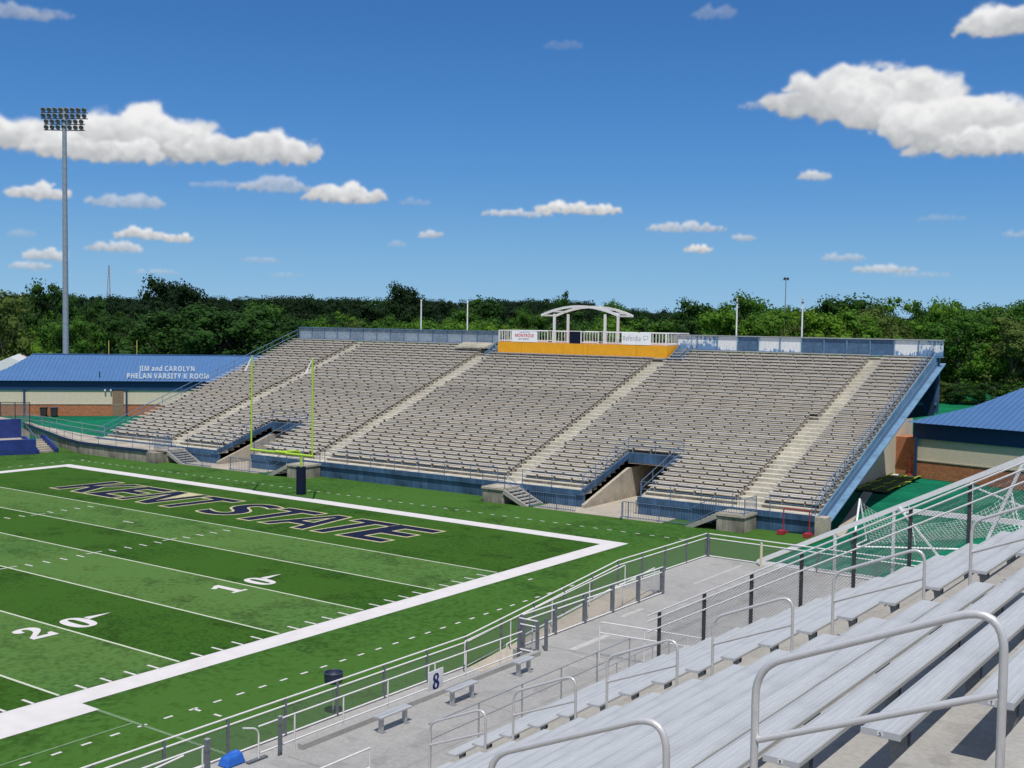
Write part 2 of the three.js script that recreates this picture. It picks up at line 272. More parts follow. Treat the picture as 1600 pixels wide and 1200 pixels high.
// ================================================================ THE SETTING
struct('ground', new THREE.CircleGeometry(3500, 64).rotateX(-Math.PI / 2).translate(0, -0.06, 0), M.ground);
const flat = (x0, x1, z0, z1, y) => new THREE.PlaneGeometry(x1 - x0, z1 - z0).rotateX(-Math.PI / 2).translate((x0 + x1) / 2, y, (z0 + z1) / 2);
struct('green_practice_turf', flat(4.9, 62, -125, 46, -0.03), M.teal);
struct('far_practice_turf', flat(62, 186, -30, 60, -0.026), M.teal2);
struct('far_turf_kerb', box(186, 187.2, -0.05, 0.35, -30, 60), M.creamDark);
const YD = 0.9144, FW = 160 / 3 * YD, BW = 1.1;
struct('field_turf', flat(-75, 20.2, -62, 8.15, 0), M.turfOut);
struct('field_corner_turf', flat(4.95, 20.2, 8.15, 8.85, 0), M.turfOut);
struct('end_zone_turf', flat(0, 10 * YD, -FW, 0, 0.004), M.turfDark);
for (let k = 0; k < 11; k++) struct('turf_band', flat(-5 * YD * (k + 1), -5 * YD * k, -FW, 0, 0.004), k % 2 ? M.turfDark : M.turfLight);

// painted lines
const marks = new THREE.Group(); marks.name = 'field_marking'; scene.add(marks); tag(marks, 'white painted lines and dashes on the green football field', 'field marking', null, 'structure');
const Y1 = 0.009;
mesh('border_line', flat(-60, 10 * YD + BW, 0, BW, Y1), M.paint, marks);
mesh('border_line', flat(10 * YD, 10 * YD + BW, -FW, 0, Y1), M.paint, marks);
mesh('border_line', flat(-60, 10 * YD + BW, -FW - BW, -FW, Y1), M.paint, marks);
mesh('team_area_border', flat(-60, -25 * YD, BW, 1.98, Y1), M.paint, marks);
for (let k = 0; k <= 10; k++) mesh('yard_line', flat(-5 * YD * k - 0.052, -5 * YD * k + 0.052, -FW + 0.1, -0.1, Y1), M.paintOff, marks);
mesh('try_mark', flat(-3 * YD - 0.05, -3 * YD + 0.05, -FW / 2 - 0.47, -FW / 2 + 0.47, Y1), M.paint, marks);
{
  const tick = finish(flat(-0.05, 0.05, -0.3, 0.3, 0)), hash = finish(flat(-0.45, 0.45, -0.045, 0.045, 0)), dash = finish(flat(-0.155, 0.155, -0.05, 0.05, 0)), dashZ = finish(flat(-0.05, 0.05, -0.155, 0.155, 0));
  const put = (n, g, x, z, m = M.paint) => shared(n, g, m, marks).position.set(x, Y1, z);
  for (let k = 1; k < 30; k++) { if (k % 5 === 0) { for (const z of [-60 * 0.3048, -FW + 60 * 0.3048]) { shared('hash_cross', hash, M.paint, marks).position.set(-k * YD, Y1 + 0.004, z); } continue; } for (const z of [-0.32, -60 * 0.3048 + 0.2, -FW + 60 * 0.3048 - 0.2, -FW + 0.32]) put('yard_tick', tick, -k * YD, z); }
  for (let k = -8; k < 23; k++) put('restraining_dash', dash, -20.2 + k * YD, 4.15);
  for (let k = -8; k < 24; k++) put('restraining_dash', dash, -8.4 + k * YD, -51.6);
  for (let k = 0; k < 60; k++) put('restraining_dash', dashZ, 12.3 + (k * YD) * 0.0165, -51.2 + k * YD);
  put('restraining_dash', dashZ, -21.1, 4.3); put('restraining_dash', dashZ, -21.03, 5.15); put('restraining_dash', dash, -0.2, 1.95);
  mesh('faint_line', flat(-22.98, -22.86, 1.99, 8.1, Y1), M.paintFaint, marks);
  mesh('faint_line', flat(-60, -22.99, 3.7, 3.78, Y1), M.paintFaint, marks);
}
// a glyph laid on the field: outline polygons of a font letter, grown outward by a width for the rim
function glyph(f, ch, sx, sy) {
  const shapes = f.generateShapes(ch, 1); let x0 = 1e9, x1 = -1e9, y0 = 1e9, y1 = -1e9;
  const raw = shapes.map((s) => { const e = s.extractPoints(8); return [e.shape, ...e.holes]; });
  for (const r of raw) for (const p of r[0]) { x0 = Math.min(x0, p.x); x1 = Math.max(x1, p.x); y0 = Math.min(y0, p.y); y1 = Math.max(y1, p.y); }
  return raw.map((r) => r.map((c) => c.map((p) => new THREE.Vector2((p.x - x0) / (x1 - x0) * sx, (p.y - y0) / (y1 - y0) * sy))));
}
function grow(c, w, hole) {
  if (!w) return c;
  const q = c.filter((p, i) => p.distanceTo(c[(i + 1) % c.length]) > 1e-3); const area = THREE.ShapeUtils.area(q), sg = (area > 0 ? 1 : -1) * (hole ? -1 : 1);
  return q.map((p, i) => { const a = q[(i + q.length - 1) % q.length], b = q[(i + 1) % q.length]; const d1 = p.clone().sub(a).normalize(), d2 = b.clone().sub(p).normalize(); const n1 = new THREE.Vector2(d1.y, -d1.x), n2 = new THREE.Vector2(d2.y, -d2.x); const m = n1.clone().add(n2).normalize(), k = 1 / Math.max(0.35, m.dot(n1)); return p.clone().addScaledVector(m, w * k * sg); });
}
function glyphGeo(rings, w) { return rings.map((r) => { const s = new THREE.Shape(grow(r[0], w, false)); for (const h of r.slice(1)) s.holes.push(new THREE.Path(grow(h, w, true))); return new THREE.ShapeGeometry(s); }); }
{
  // end zone word, read from the field: right is +z, up is +x
  const word = thing('end_zone_lettering', 'navy block letters with pale gold outline painted in the end zone', 'lettering', [2.05, 0.009, 0]);
  const onField = new THREE.Matrix4().makeBasis(V(0, 0, 1), V(1, 0, 0), V(0, 1, 0));
  const place = [['K', -39.5, 3.5], ['E', -35.6, 2.8], ['N', -32.3, 3.2], ['T', -28.75, 2.9], ['S', -24.6, 2.7], ['T', -21.6, 3.1], ['A', -18.7, 3.5], ['T', -15.5, 2.95], ['E', -12.5, 3.2]];
  for (const [ch, z, w] of place) {
    const rings = glyph(sansB, ch, w, 4.6), sh = 0.12;
    for (const r of rings) for (const c of r) for (const p of c) p.x += sh * p.y;
    const prep = (gs, y) => gs.map((g) => { g.applyMatrix4(onField); const n = g.attributes.normal; for (let i = 0; i < n.count; i++) n.setXYZ(i, 0, 1, 0); g.translate(0, y, z); return g; });
    const rim = mesh('letter', prep(glyphGeo(rings, 0.13), 0), M.goldPaint, word);
    mesh('letter_fill', prep(glyphGeo(rings, -0.03), 0.004), M.navyPaint, rim);
  }
  // yard numbers, read from the near sideline: right is +x, up is -z
  const numField = new THREE.Matrix4().makeBasis(V(1, 0, 0), V(0, 0, -1), V(0, 1, 0));
  const num = (yard, label, list, ax) => {
    const t = thing('yard_number', label, 'yard number', [-yard * YD, 0.013, -6.4], 0, 'painted yard numbers');
    for (const [ch, x, w] of list) { const gs = glyphGeo(glyph(serifB, ch, w, 1.62), 0.03); gs.forEach((g) => g.applyMatrix4(numField).translate(x, 0, 0)); mesh('digit', gs, M.paint, t); }
    mesh('arrow', poly([V(ax, 0, -0.95), V(ax + 1.15, 0, -1.18), V(ax + 0.02, 0, -1.35)], [0, 1, 2]), M.paint, t);
  };
  num(10, 'white painted number ten with a small arrow on the field', [['1', -1.42, 0.85], ['0', 0.42, 0.92]], 1.38);
  num(20, 'white painted number twenty with a small arrow on the field', [['2', -1.5, 0.98], ['0', 0.36, 1.0]], 1.42);
}

// ---------------------------------------------------------------- concourse in front of the near stand
struct('concourse', slab([[-60, 11.1], [-13, 11.1], [-13, 10.15], [-3, 10.15], [-3, 8.25], [4.95, 8.25], [4.75, 26], [-60, 26]], 0.7, 1.1), M.conc);
struct('concourse_retaining_wall', [box(-60, -23.5, 0.12, 0.7, 11.12, 11.3), box(-23.5, -13, 0.12, 0.7, 11.12, 11.3), box(-13.2, -3, 0, 0.7, 10.2, 10.4), box(-2.98, 4.9, -0.02, 0.7, 8.3, 8.5), box(4.6, 4.72, -0.02, 0.7, 8.5, 25.9)], M.concRun);
struct('concourse_kerb', [box(-23.5, -13.02, 1.1, 1.24, 11.1, 11.28), box(-60, -25.6, 1.1, 1.24, 11.1, 11.28)], M.conc);
struct('lower_walkway', box(-60, -13, -0.02, 0.12, 8.16, 11.1), M.conc);
struct('access_ramp', prism([[-13, 0.12], [-3, 1.095], [-3, 0.6], [-13, -0.02]], 8.3, 10.15), M.rampFloor);
struct('concourse_line', [flat(-0.6, 4.1, 10.38, 10.5, 1.106), flat(-7.2, -5.6, 10.75, 10.95, 1.106), flat(-11.9, -9.6, 11.6, 11.86, 1.106)], M.paintWorn);
struct('concourse_joint', [-30, -24, -18, -12, -6, 0].map((x) => flat(x - 0.012, x + 0.012, x < -13 ? 11.3 : x < -3 ? 10.42 : 8.6, 17, 1.104)).concat([flat(-50, 4.7, 13.988, 14.012, 1.103)]), mat(lin(0.24, 0.225, 0.2), { rough: 0.95 }));
{ const g = [flat(-2.75, 2.75, -0.03, 0.03, 0)]; g[0].rotateY(-0.12); g[0].rotateY(Math.PI / 2); g[0].translate(-12.6, 1.106, 14.5); struct('concourse_thin_line', g, M.paintWorn); }

// ================================================================ NEAR GRANDSTAND
const NT = 0.66, NR = 0.338, NZ0 = 17.566, NY0 = 3.159;       // tread, rise, front edge and height of the first bench
const LET = 'ABCDEFGHIJKLMNOPQRSTU';
{
  const st = thing('aluminium_grandstand', 'near concrete grandstand with rows of silver aluminium benches in the foreground', 'grandstand', [-26.85, 1.1, 17]);
  const O = [26.85, -1.1, -17], tr = (gs) => (Array.isArray(gs) ? gs : [gs]).map((g) => g.translate(...O));
  const xe = -17.6, x0 = -52;
  mesh('front_wall', tr(box(x0, xe, 1.1, 2.62, 17.05, 17.2)), M.concStep, st);
  for (let k = 0; k < 23; k++) {
    const z = NZ0 - 0.37 + k * NT, y = NY0 - 0.43 + k * NR;
    mesh('concrete_tread', tr(box(x0, xe, y - NR - 0.12, y, z, z + NT + 0.02)), M.concStep, st);
    for (const [a, b] of [[-28.06, -25.65], [-38.6, -36.19]]) if (k) mesh('half_step', tr([box((a + b) / 2 - 0.62, (a + b) / 2 + 0.62, y - NR, y - NR / 2, z - 0.3, z)]), M.conc, st);
  }
  for (let k = 0; k < 22; k++) mesh('end_wall', tr(box(xe, xe + 0.12, 1.1, NY0 - 0.5 + k * NR, NZ0 - 0.37 + k * NT, NZ0 - 0.37 + (k + 1) * NT)), M.concStep, st);
  // an extruded plank: shallow ribs along its length, rounded nose
  const prof = [[0, 0], [0, 0.032], [0.006, 0.04]]; for (let i = 0; i < 9; i++) { const z = 0.014 + i * 0.025; prof.push([z, 0.04], [z + 0.019, 0.04], [z + 0.0205, 0.0382], [z + 0.0235, 0.0382]); } prof.push([0.242, 0.04], [0.25, 0.032], [0.25, 0]);
  const plank = (L) => { const g = prism(prof.map(([z, y]) => [-z, y]).reverse(), 0, L); g.rotateY(Math.PI / 2); return g; };
  const fixGeo = finish([box(-0.04, 0.04, -0.1, 0, 0.05, 0.2), prism([[-0.07, -0.1], [-0.2, -0.1], [-0.2, -0.43], [-0.12, -0.43]], -0.03, 0.03).rotateY(Math.PI / 2)]);
  const capGeo = finish(box(-0.012, 0.0, -0.004, 0.0405, -0.002, 0.252));
  const secs = [[-36.19, -28.06], [-25.65, -17.8]], planks = secs.map(([a, b]) => finish(plank(b - a)));
  const stick = finish(box(-0.0145, -0.0125, 0.006, 0.034, 0.105, 0.143));
  const letterCache = {};
  for (let k = 0; k < 20; k++) secs.forEach(([a, b], i) => {
    const z = NZ0 + k * NT, y = NY0 + k * NR - 0.04;
    const b0 = shared('bench', planks[i], M.alu, st); b0.position.set(a + O[0], y + O[1], z + O[2]);
    shared('end_cap', capGeo, M.aluCap, b0);
    const r = rng(k * 7 + i);
    for (let j = 0; j < 5; j++) shared('bracket', fixGeo, M.galvDark, b0).position.set(0.35 + j * (b - a - 0.7) / 4 + (j % 4 ? (r() - 0.5) * 0.3 : 0), 0, 0);
    shared('letter_plate', stick, M.white, b0);
    const gk = letterCache[LET[k]] ??= (() => { const gs = glyphGeo(glyph(sansB, LET[k], 0.017, 0.023), 0); gs.forEach((g) => g.applyMatrix4(new THREE.Matrix4().makeBasis(V(0, 0, 1), V(0, 1, 0), V(-1, 0, 0))).translate(-0.0152, 0.0085, 0.1155)); return finish(gs); })();
    shared('row_letter', gk, M.dark, b0);
  });
}
// handrail loops standing in the aisles
{
  const mk = (x, i, label, grp) => {
    const zl = 18.13 + 1.93 * i, yl = 4.21 + 0.985 * i, zh = zl + 1.31, yh = yl + 0.56, ft = (z) => NY0 - 0.43 + Math.floor((z - NZ0 + 0.37) / NT) * NR;
    const t = thing('aisle_handrail', label, 'handrail', [x, ft(zl), zl], 0, grp), L = (y, z) => V(0, y - ft(zl), z - zl);
    mesh('rail_loop', sweep(rounded([L(ft(zl), zl), L(yl, zl), L(yh, zh), L(ft(zh), zh)], [0, 0.17, 0.26, 0], 8), 0.0225, 12), M.tubeAlu, t);
    mesh('mid_rail', pipe(L(yl - 0.42, zl + 0.02), L(yl + 0.1, zh - 0.02), 0.0205, 10), M.tubeAlu, t);
    mesh('foot_plate', box(-0.05, 0.05, 0, 0.012, -0.05, 0.05), M.galvDark, t);
    return t;
  };
  const ord = ['lowest', 'second', 'third', 'fourth', 'fifth', 'sixth'];
  for (let i = 0; i < 6; i++) mk(-26.85, i, `silver looped handrail in the farther aisle, ${ord[i]}${i ? ' from the concourse' : ' one by the concourse'}`, 'handrails of the farther aisle');
  mk(-37.4, 5.757, 'large silver looped handrail closest to the viewer, beside benches S and T', 'handrails of the nearer aisle');
  mk(-37.4, 4.79, 'silver looped handrail in the nearer aisle, cut off at the bottom of the view', 'handrails of the nearer aisle');
  const t = thing('front_guardrail', 'thin grey two-pipe guardrail in front of the lowest silver benches', 'guardrail', [-21.7, 2.73, 17.2]);
  for (const y of [3.69, 3.36]) mesh('rail', pipe(V(-4.06, y - 2.73, 0), V(4.03, y - 2.73, 0), 0.019), M.galv, t);
  for (let k = 0; k < 6; k++) mesh('post', pipe(V(-4 + k * 1.6, -0.1, 0), V(-4 + k * 1.6, 0.96, 0), 0.019), M.galv, t);
  const t2 = thing('front_guardrail', 'short silver guardrail left of the lowest aisle handrail', 'guardrail', [-29, 2.73, 17.2]);
  for (const y of [0.98, 0.6]) mesh('rail', pipe(V(-7, y, 0), V(1.5, y, 0), 0.019), M.whiteTube, t2);
  for (const x of [-4.5, -1.5, 1.5]) mesh('post', pipe(V(x, -0.1, 0), V(x, 0.98, 0), 0.019), M.whiteTube, t2);
}
// chain-link guard along the end of the near stand
{
  const t = thing('end_guard_fence', 'chain-link guard fence with black posts climbing the end of the near stand', 'fence', [-17.52, 3.0, 17.95]);
  const sl = 0.531, y = (z) => 4.48 - 3.0 + sl * z;
  for (let k = 0; k < 9; k++) { const z = k * 1.245; mesh('post', box(-0.035, 0.035, y(z) - 1.3, y(z) + 0.01, z - 0.035, z + 0.035), M.blackPost, t); }
  for (const dy of [0, -0.15, -0.42]) mesh('rail', pipe(V(-0.045, y(-0.3) + dy, -0.3), V(-0.045, y(10.2) + dy, 10.2), 0.021), M.whiteTube, t);
  mesh('wire_mesh', quad(V(0.05, y(0) - 1.25, 0), V(0.05, y(10) - 1.25, 10), V(0.05, y(10) - 0.15, 10), V(0.05, y(0) - 0.15, 0)), M.link, t);
}
// ---------------------------------------------------------------- fences, ramp rails and furniture of the concourse
{
  const run = (name, label, pts, o = {}) => {       // fence along points at floor level: posts, two top rails, bottom rail, wire mesh
    const t = thing(name, label, 'fence', [pts[0].x, pts[0].y, pts[0].z]), L = (p, dy = 0, dz = 0) => V(p.x - pts[0].x, p.y - pts[0].y + dy, p.z - pts[0].z + dz), H = o.h ?? 1.07;
    for (let i = 0; i < pts.length - 1; i++) {
      const a = pts[i], b = pts[i + 1], len = a.distanceTo(b), n = Math.max(1, Math.round(len / (o.gap ?? 2.05)));
      for (let k = 0; k <= n; k++) { if (i && !k) continue; const p = a.clone().lerp(b, k / n), w = (k === n && i === pts.length - 2) || (!k && !i) ? o.we ?? 0.045 : o.w ?? 0.032; mesh('post', box(L(p).x - w, L(p).x + w, L(p).y, L(p).y + H, L(p).z - w, L(p).z + w), o.pm ?? M.steelPost, t); }
      for (const dy of [H, H - 0.2, 0.05]) mesh('rail', pipe(L(a, dy), L(b, dy), 0.026), o.rm ?? M.whiteTube, t);
      mesh('wire_mesh', quad(L(a, 0.05), L(b, 0.05), L(b, H - 0.2), L(a, H - 0.2)), M.linkDark, t);
    }
    return t;
  };
  run('field_fence', 'long chain-link fence with double white rails along the field edge', [V(-52, 0.12, 8.22), V(-13, 0.12, 8.22), V(-3, 1.1, 8.22), V(4.88, 1.1, 8.3)]);
  run('corner_fence', 'chain-link fence with double white rails across the end of the concourse', [V(4.88, 1.1, 8.42), V(4.7, 1.1, 24)], { gap: 2.5 });
  run('ramp_fence', 'chain-link fence with thick grey posts beside the sunken ramp', [V(-12.6, 1.1, 10.25), V(-3, 1.1, 10.25)], { w: 0.06, we: 0.07, gap: 1.9, pm: M.steelPost });
  const rh = thing('ramp_handrail', 'white sloping handrail inside the ramp next to the field fence', 'handrail', [-8, 0.6, 8.55]);
  mesh('rail', sweep(rounded([V(-5.5, 0.3 - 0.6 + 0.1, 0), V(-5.5, 0.58, 0), V(5, 1.42, 0), V(5, 0.55, 0)], 0.06), 0.022), M.whiteTube, rh);
  for (let k = 0; k < 3; k++) { const x = -2.9 + k * 2.6; mesh('post', pipe(V(x, -0.4 + (x + 5.5) * 0.09, 0), V(x, 0.58 + (x + 5.5) * 0.08, 0), 0.02), M.whiteTube, rh); }
  const rh2 = thing('ramp_handrail', 'white sloping handrail inside the ramp next to the concourse side', 'handrail', [-8, 0.6, 9.9]);
  mesh('rail', sweep(rounded([V(-5, -0.3, 0), V(-5, 0.62, 0), V(5, 1.5, 0), V(5, 0.55, 0)], 0.06), 0.022), M.whiteTube, rh2);
  for (let k = 0; k < 3; k++) { const x = -2.5 + k * 2.5; mesh('post', pipe(V(x, -0.3 + (x + 5) * 0.09, 0), V(x, 0.62 + (x + 5) * 0.088, 0), 0.02), M.whiteTube, rh2); }
  const wh = thing('walkway_handrail', 'white handrail with posts along the lower walkway behind the eight sign', 'handrail', [-18, 1.1, 10.78]);
  for (const y of [0.77, 0.1]) mesh('rail', pipe(V(-6.5, y, 0), V(4.6, y, 0), 0.022), M.whiteTube, wh);
  for (let k = 0; k < 7; k++) mesh('post', pipe(V(-5.3 + k * 1.75, -0.3, 0), V(-5.3 + k * 1.75, 0.77, 0), 0.022), M.whiteTube, wh);
  const wh2 = thing('walkway_handrail', 'white handrail at the bottom left beyond the gap in the kerb', 'handrail', [-28.5, 1.1, 10.78]);
  for (const y of [0.77, 0.3]) mesh('rail', pipe(V(-8, y, 0), V(2.4, y, 0), 0.022), M.whiteTube, wh2);
  for (const x of [-2.6, -0.1, 2.3]) mesh('post', pipe(V(x, -0.3, 0), V(x, 0.77, 0), 0.022), M.whiteTube, wh2);
  mesh('bent_grab_rail', sweep(rounded([V(0.3, -0.3, 0.2), V(0.3, 0.72, 0.2), V(1.6, 0.82, 0.2)], 0.3, 6), 0.022), M.whiteTube, wh2);
  const gp = thing('gate_post', 'white bent grab rail standing in the kerb gap', 'grab rail', [-24.6, 1.1, 10.9]);
  mesh('tube', sweep(rounded([V(0, 0, 0), V(0, 0.78, 0), V(-0.5, 0.92, 0)], 0.2), 0.022), M.whiteTube, gp); mesh('foot_plate', box(-0.35, 0.25, 0, 0.05, -0.06, 0.06), M.steelPost, gp);
  const gq = thing('gate_post', 'plain grey square post right of the kerb gap', 'post', [-23.95, 1.1, 10.95]); mesh('shaft', box(-0.04, 0.04, -0.3, 0.9, -0.04, 0.04), M.steelPost, gq); mesh('cap', box(-0.045, 0.045, 0.9, 0.92, -0.045, 0.045), M.galv, gq);
  const gr = thing('gate_post', 'plain grey square post left of the kerb gap', 'post', [-26.2, 1.1, 10.95]); mesh('shaft', box(-0.05, 0.05, -0.3, 0.98, -0.05, 0.05), M.steelPost, gr); mesh('cap', box(-0.055, 0.055, 0.98, 1.0, -0.055, 0.055), M.galv, gr);
  // small gate box at the head of the ramp fence
  const gb = thing('ramp_gate', 'small tube gate frame where the ramp fence starts', 'gate', [-13.0, 1.1, 10.4]);
  for (const [x, z] of [[0, 0], [0, 0.72], [0.5, 0.72]]) mesh('post', box(x - 0.045, x + 0.045, -0.5, 1.07, z - 0.045, z + 0.045), M.steelPost, gb);
  for (const y of [1.07, 0.88, 0.05]) mesh('rail', pipe(V(0, y, 0), V(0, y, 0.72), 0.024), M.whiteTube, gb);
  mesh('wire_mesh', quad(V(0, 0.05, 0), V(0, 0.05, 0.72), V(0, 0.88, 0.72), V(0, 0.88, 0)), M.linkDark, gb);
  // guard loop on the deck
  const dl = thing('deck_guardrail', 'white two-rail guard loop crossing the concourse in front of the black-post fence', 'guardrail', [-12.1, 1.1, 12.9]);
  mesh('top_rail', sweep(rounded([V(0, 0, 0), V(0, 1.17, 0), V(0.1, 1.25, 4.5), V(0.1, 0, 4.5)], 0.14), 0.022), M.whiteTube, dl);
  mesh('mid_rail', pipe(V(0, 0.82, 0.02), V(0.09, 0.95, 4.48), 0.02), M.whiteTube, dl);
  for (const z of [1.6, 3.1]) mesh('post', pipe(V(0.05, 0, z), V(0.05, 1.2, z), 0.02), M.whiteTube, dl);
  const dr = thing('deck_guardrail', 'grey picket guardrail descending beside the concourse steps', 'guardrail', [-14.2, 1.1, 15.4]);
  for (const y of [1.05, 0.55]) mesh('rail', pipe(V(-2.2, y, 0), V(2.2, y, 0), 0.02), M.galv, dr);
  for (let k = 0; k < 5; k++) mesh('post', pipe(V(-2.1 + k * 1.05, 0, 0), V(-2.1 + k * 1.05, 1.05, 0), 0.018), M.galv, dr);
  const pg = thing('pipe_post', 'pale yellow pipe bollard beside the corner of the concourse fence', 'bollard', [4.4, 1.1, 11.2]); mesh('pipe', cyl(0, 0, 1.05, 0, 0.06), mat(lin(0.6, 0.55, 0.38), { rough: 0.6 }), pg); mesh('cap', cyl(0, 1.05, 1.09, 0, 0.065, 0.05), M.galv, pg);
  // three benches
  const bench = (x, z, label, L = 1.1) => {
    const t = thing('companion_bench', label, 'bench', [x, 1.1, z], 0, 'small benches along the concourse');
    mesh('seat', [box(-L / 2, L / 2, 0.4, 0.44, -0.135, -0.05), box(-L / 2, L / 2, 0.4, 0.44, -0.043, 0.043), box(-L / 2, L / 2, 0.4, 0.44, 0.05, 0.135)].concat(box(-L / 2 + 0.02, L / 2 - 0.02, 0.39, 0.401, -0.12, 0.12)), M.alu, t);
    for (const s of [-1, 1]) { mesh('leg', box(s * (L / 2 - 0.16) - 0.05, s * (L / 2 - 0.16) + 0.05, 0.01, 0.39, -0.05, 0.05), M.galv, t); mesh('foot_plate', box(s * (L / 2 - 0.16) - 0.08, s * (L / 2 - 0.16) + 0.08, 0, 0.012, -0.13, 0.13), M.galvDark, t); }
  };
  bench(-14.95, 11.95, 'short grey bench farthest from the viewer, next to the ramp gate', 0.85);
  bench(-18.1, 12.05, 'grey bench on the concourse right of the eight sign', 1.2);
  bench(-20.9, 11.95, 'grey bench on the concourse nearest the viewer, left of the eight sign', 1.25);
  // numbered sign
  const sg = thing('section_sign', 'white sign with a dark blue number eight on the walkway handrail', 'sign', [-17.8, 1.02, 10.84], 0.06);
  mesh('panel', box(-0.36, 0.36, 0, 0.66, -0.012, 0.012), M.white, sg);
  const gs = glyphGeo(glyph(serifB, '8', 0.3, 0.46), 0.012); gs.forEach((g) => g.translate(-0.15, 0.1, 0.015)); mesh('digit', gs, mat(lin(0.012, 0.02, 0.13), { rough: 0.6 }), sg);
  mesh('post', pipe(V(0, 0, -0.03), V(0, 0.9, -0.03), 0.02), M.whiteTube, sg);
  // litter bin and tarp
  const bin = thing('litter_bin', 'round dark blue litter bin raised on a post beside the field fence', 'bin', [-18.95, 0.0, 7.86]);
  const lathe = (pts) => new THREE.LatheGeometry(pts.map((p) => new THREE.Vector2(p[0], p[1])), 20);
  mesh('body', lathe([[0, 1.02], [0.25, 1.02], [0.27, 1.05], [0.28, 1.27], [0.29, 1.28], [0.29, 1.32], [0.26, 1.32], [0.25, 1.09], [0, 1.08]]), mat(lin(0.02, 0.03, 0.06), { rough: 0.5 }), bin);
  mesh('rim', new THREE.TorusGeometry(0.285, 0.016, 8, 24).rotateX(Math.PI / 2).translate(0, 1.32, 0), mat(lin(0.05, 0.07, 0.12), { rough: 0.4 }), bin);
  mesh('post', cyl(0, 0, 1.02, 0, 0.025), M.galv, bin);
  const tg = new THREE.PlaneGeometry(0.62, 0.4, 24, 16).rotateX(-Math.PI / 2), tp = tg.attributes.position; for (let i = 0; i < tp.count; i++) { const x = tp.getX(i), z = tp.getZ(i), e = 1 - Math.max(Math.abs(x) / 0.31, Math.abs(z) / 0.2); tp.setY(i, 0.02 + Math.max(0, Math.min(0.28, e * 1.2)) * (0.35 + 1.0 * fbm(x * 3 + 5, z * 4, 3))); } tg.computeVertexNormals();
  tag(mesh('tarp', tg.translate(-23.5, 0.13, 8.65), M.tarp), 'crumpled bright blue tarp lying by the field fence', 'tarp');
}
// bare bleacher frame beyond the corner of the concourse
{
  const t = thing('steel_bleacher_frame', 'bare white steel end frame rising past the concourse corner', 'steel frame', [4.9, 1.1, 10.89]);
  const L = (y, z) => V(0, y - 1.1, z - 10.89), ch = (z) => 1.22 + 0.506 * (z - 10.89);
  mesh('sloped_beam', bar(L(ch(10.89), 10.89), L(ch(24), 24), 0.13, 0.2), M.white, t);
  mesh('bottom_beam', bar(L(1.16, 10.8), L(1.16, 23), 0.16, 0.2), M.white, t);
  mesh('cross_beam', bar(L(4.2, 17.0), L(4.2, 24), 0.12, 0.2), M.white, t);
  for (const [z, y0] of [[14.36, 1.1], [16.85, 1.1], [19.9, 1.1]]) mesh('upright', bar(L(y0, z), L(ch(z) - 0.1, z), 0.11, 0.11), M.whiteTube, t);
  mesh('brace', bar(V(-0.1, ch(17.05) - 1.1, 17.05 - 10.89), V(-0.1, 2.3 - 1.1, 18.9 - 10.89), 0.07, 0.07), M.white, t);
  mesh('brace', bar(V(-0.1, 7.3 - 1.1, 22.1 - 10.89), V(-0.1, 3.4 - 1.1, 20.6 - 10.89), 0.12, 0.12), M.white, t);
  mesh('brace', bar(V(0.1, ch(19.5) - 1.1, 19.5 - 10.89), V(0.1, 4.3 - 1.1, 23.5 - 10.89), 0.06, 0.06), M.white, t);
}

// ================================================================ FAR GRANDSTAND   (x = depth behind the front row, z = along it, from the right end leftwards)
const SO = [20.078, 0, 7.902], ST = 0.022, SB = 64.78, T = 0.602, RS = 0.2155, Y0 = 1.11, ROWS = 39;
const inStand = (x, y, z) => { const c = Math.cos(ST), s = Math.sin(ST); return [SO[0] + x * c + z * s, y, SO[2] - x * s + z * c]; };
const standThing = (name, label, cat, x, y, z, grp) => thing(name, label, cat, inStand(x, y, z), ST, grp);
const vom = [[-15.05, -11.15], [-49.2, -45.4]], VR = 8;                       // two entrances, eight rows deep
const aisle = [{ r: -3.45, w: [1.6, 1.05] }, { r: -20.44, w: [1.3, 1.3] }, { r: -38.23, w: [1.3, 1.3] }, { r: -55.02, w: [1.2, 1.0] }];
const deckZ = [-37.6, -20.5], deckRow = 35;
const cut = (spans, a, b) => spans.flatMap(([x, y]) => b <= x || a >= y ? [[x, y]] : [[x, Math.max(x, a)], [Math.min(y, b), y]].filter(([p, q]) => q - p > 0.05));
const far = standThing('far_grandstand', 'large weathered concrete grandstand with wooden bench rows behind the goal post', 'grandstand', 0, 0, 0);
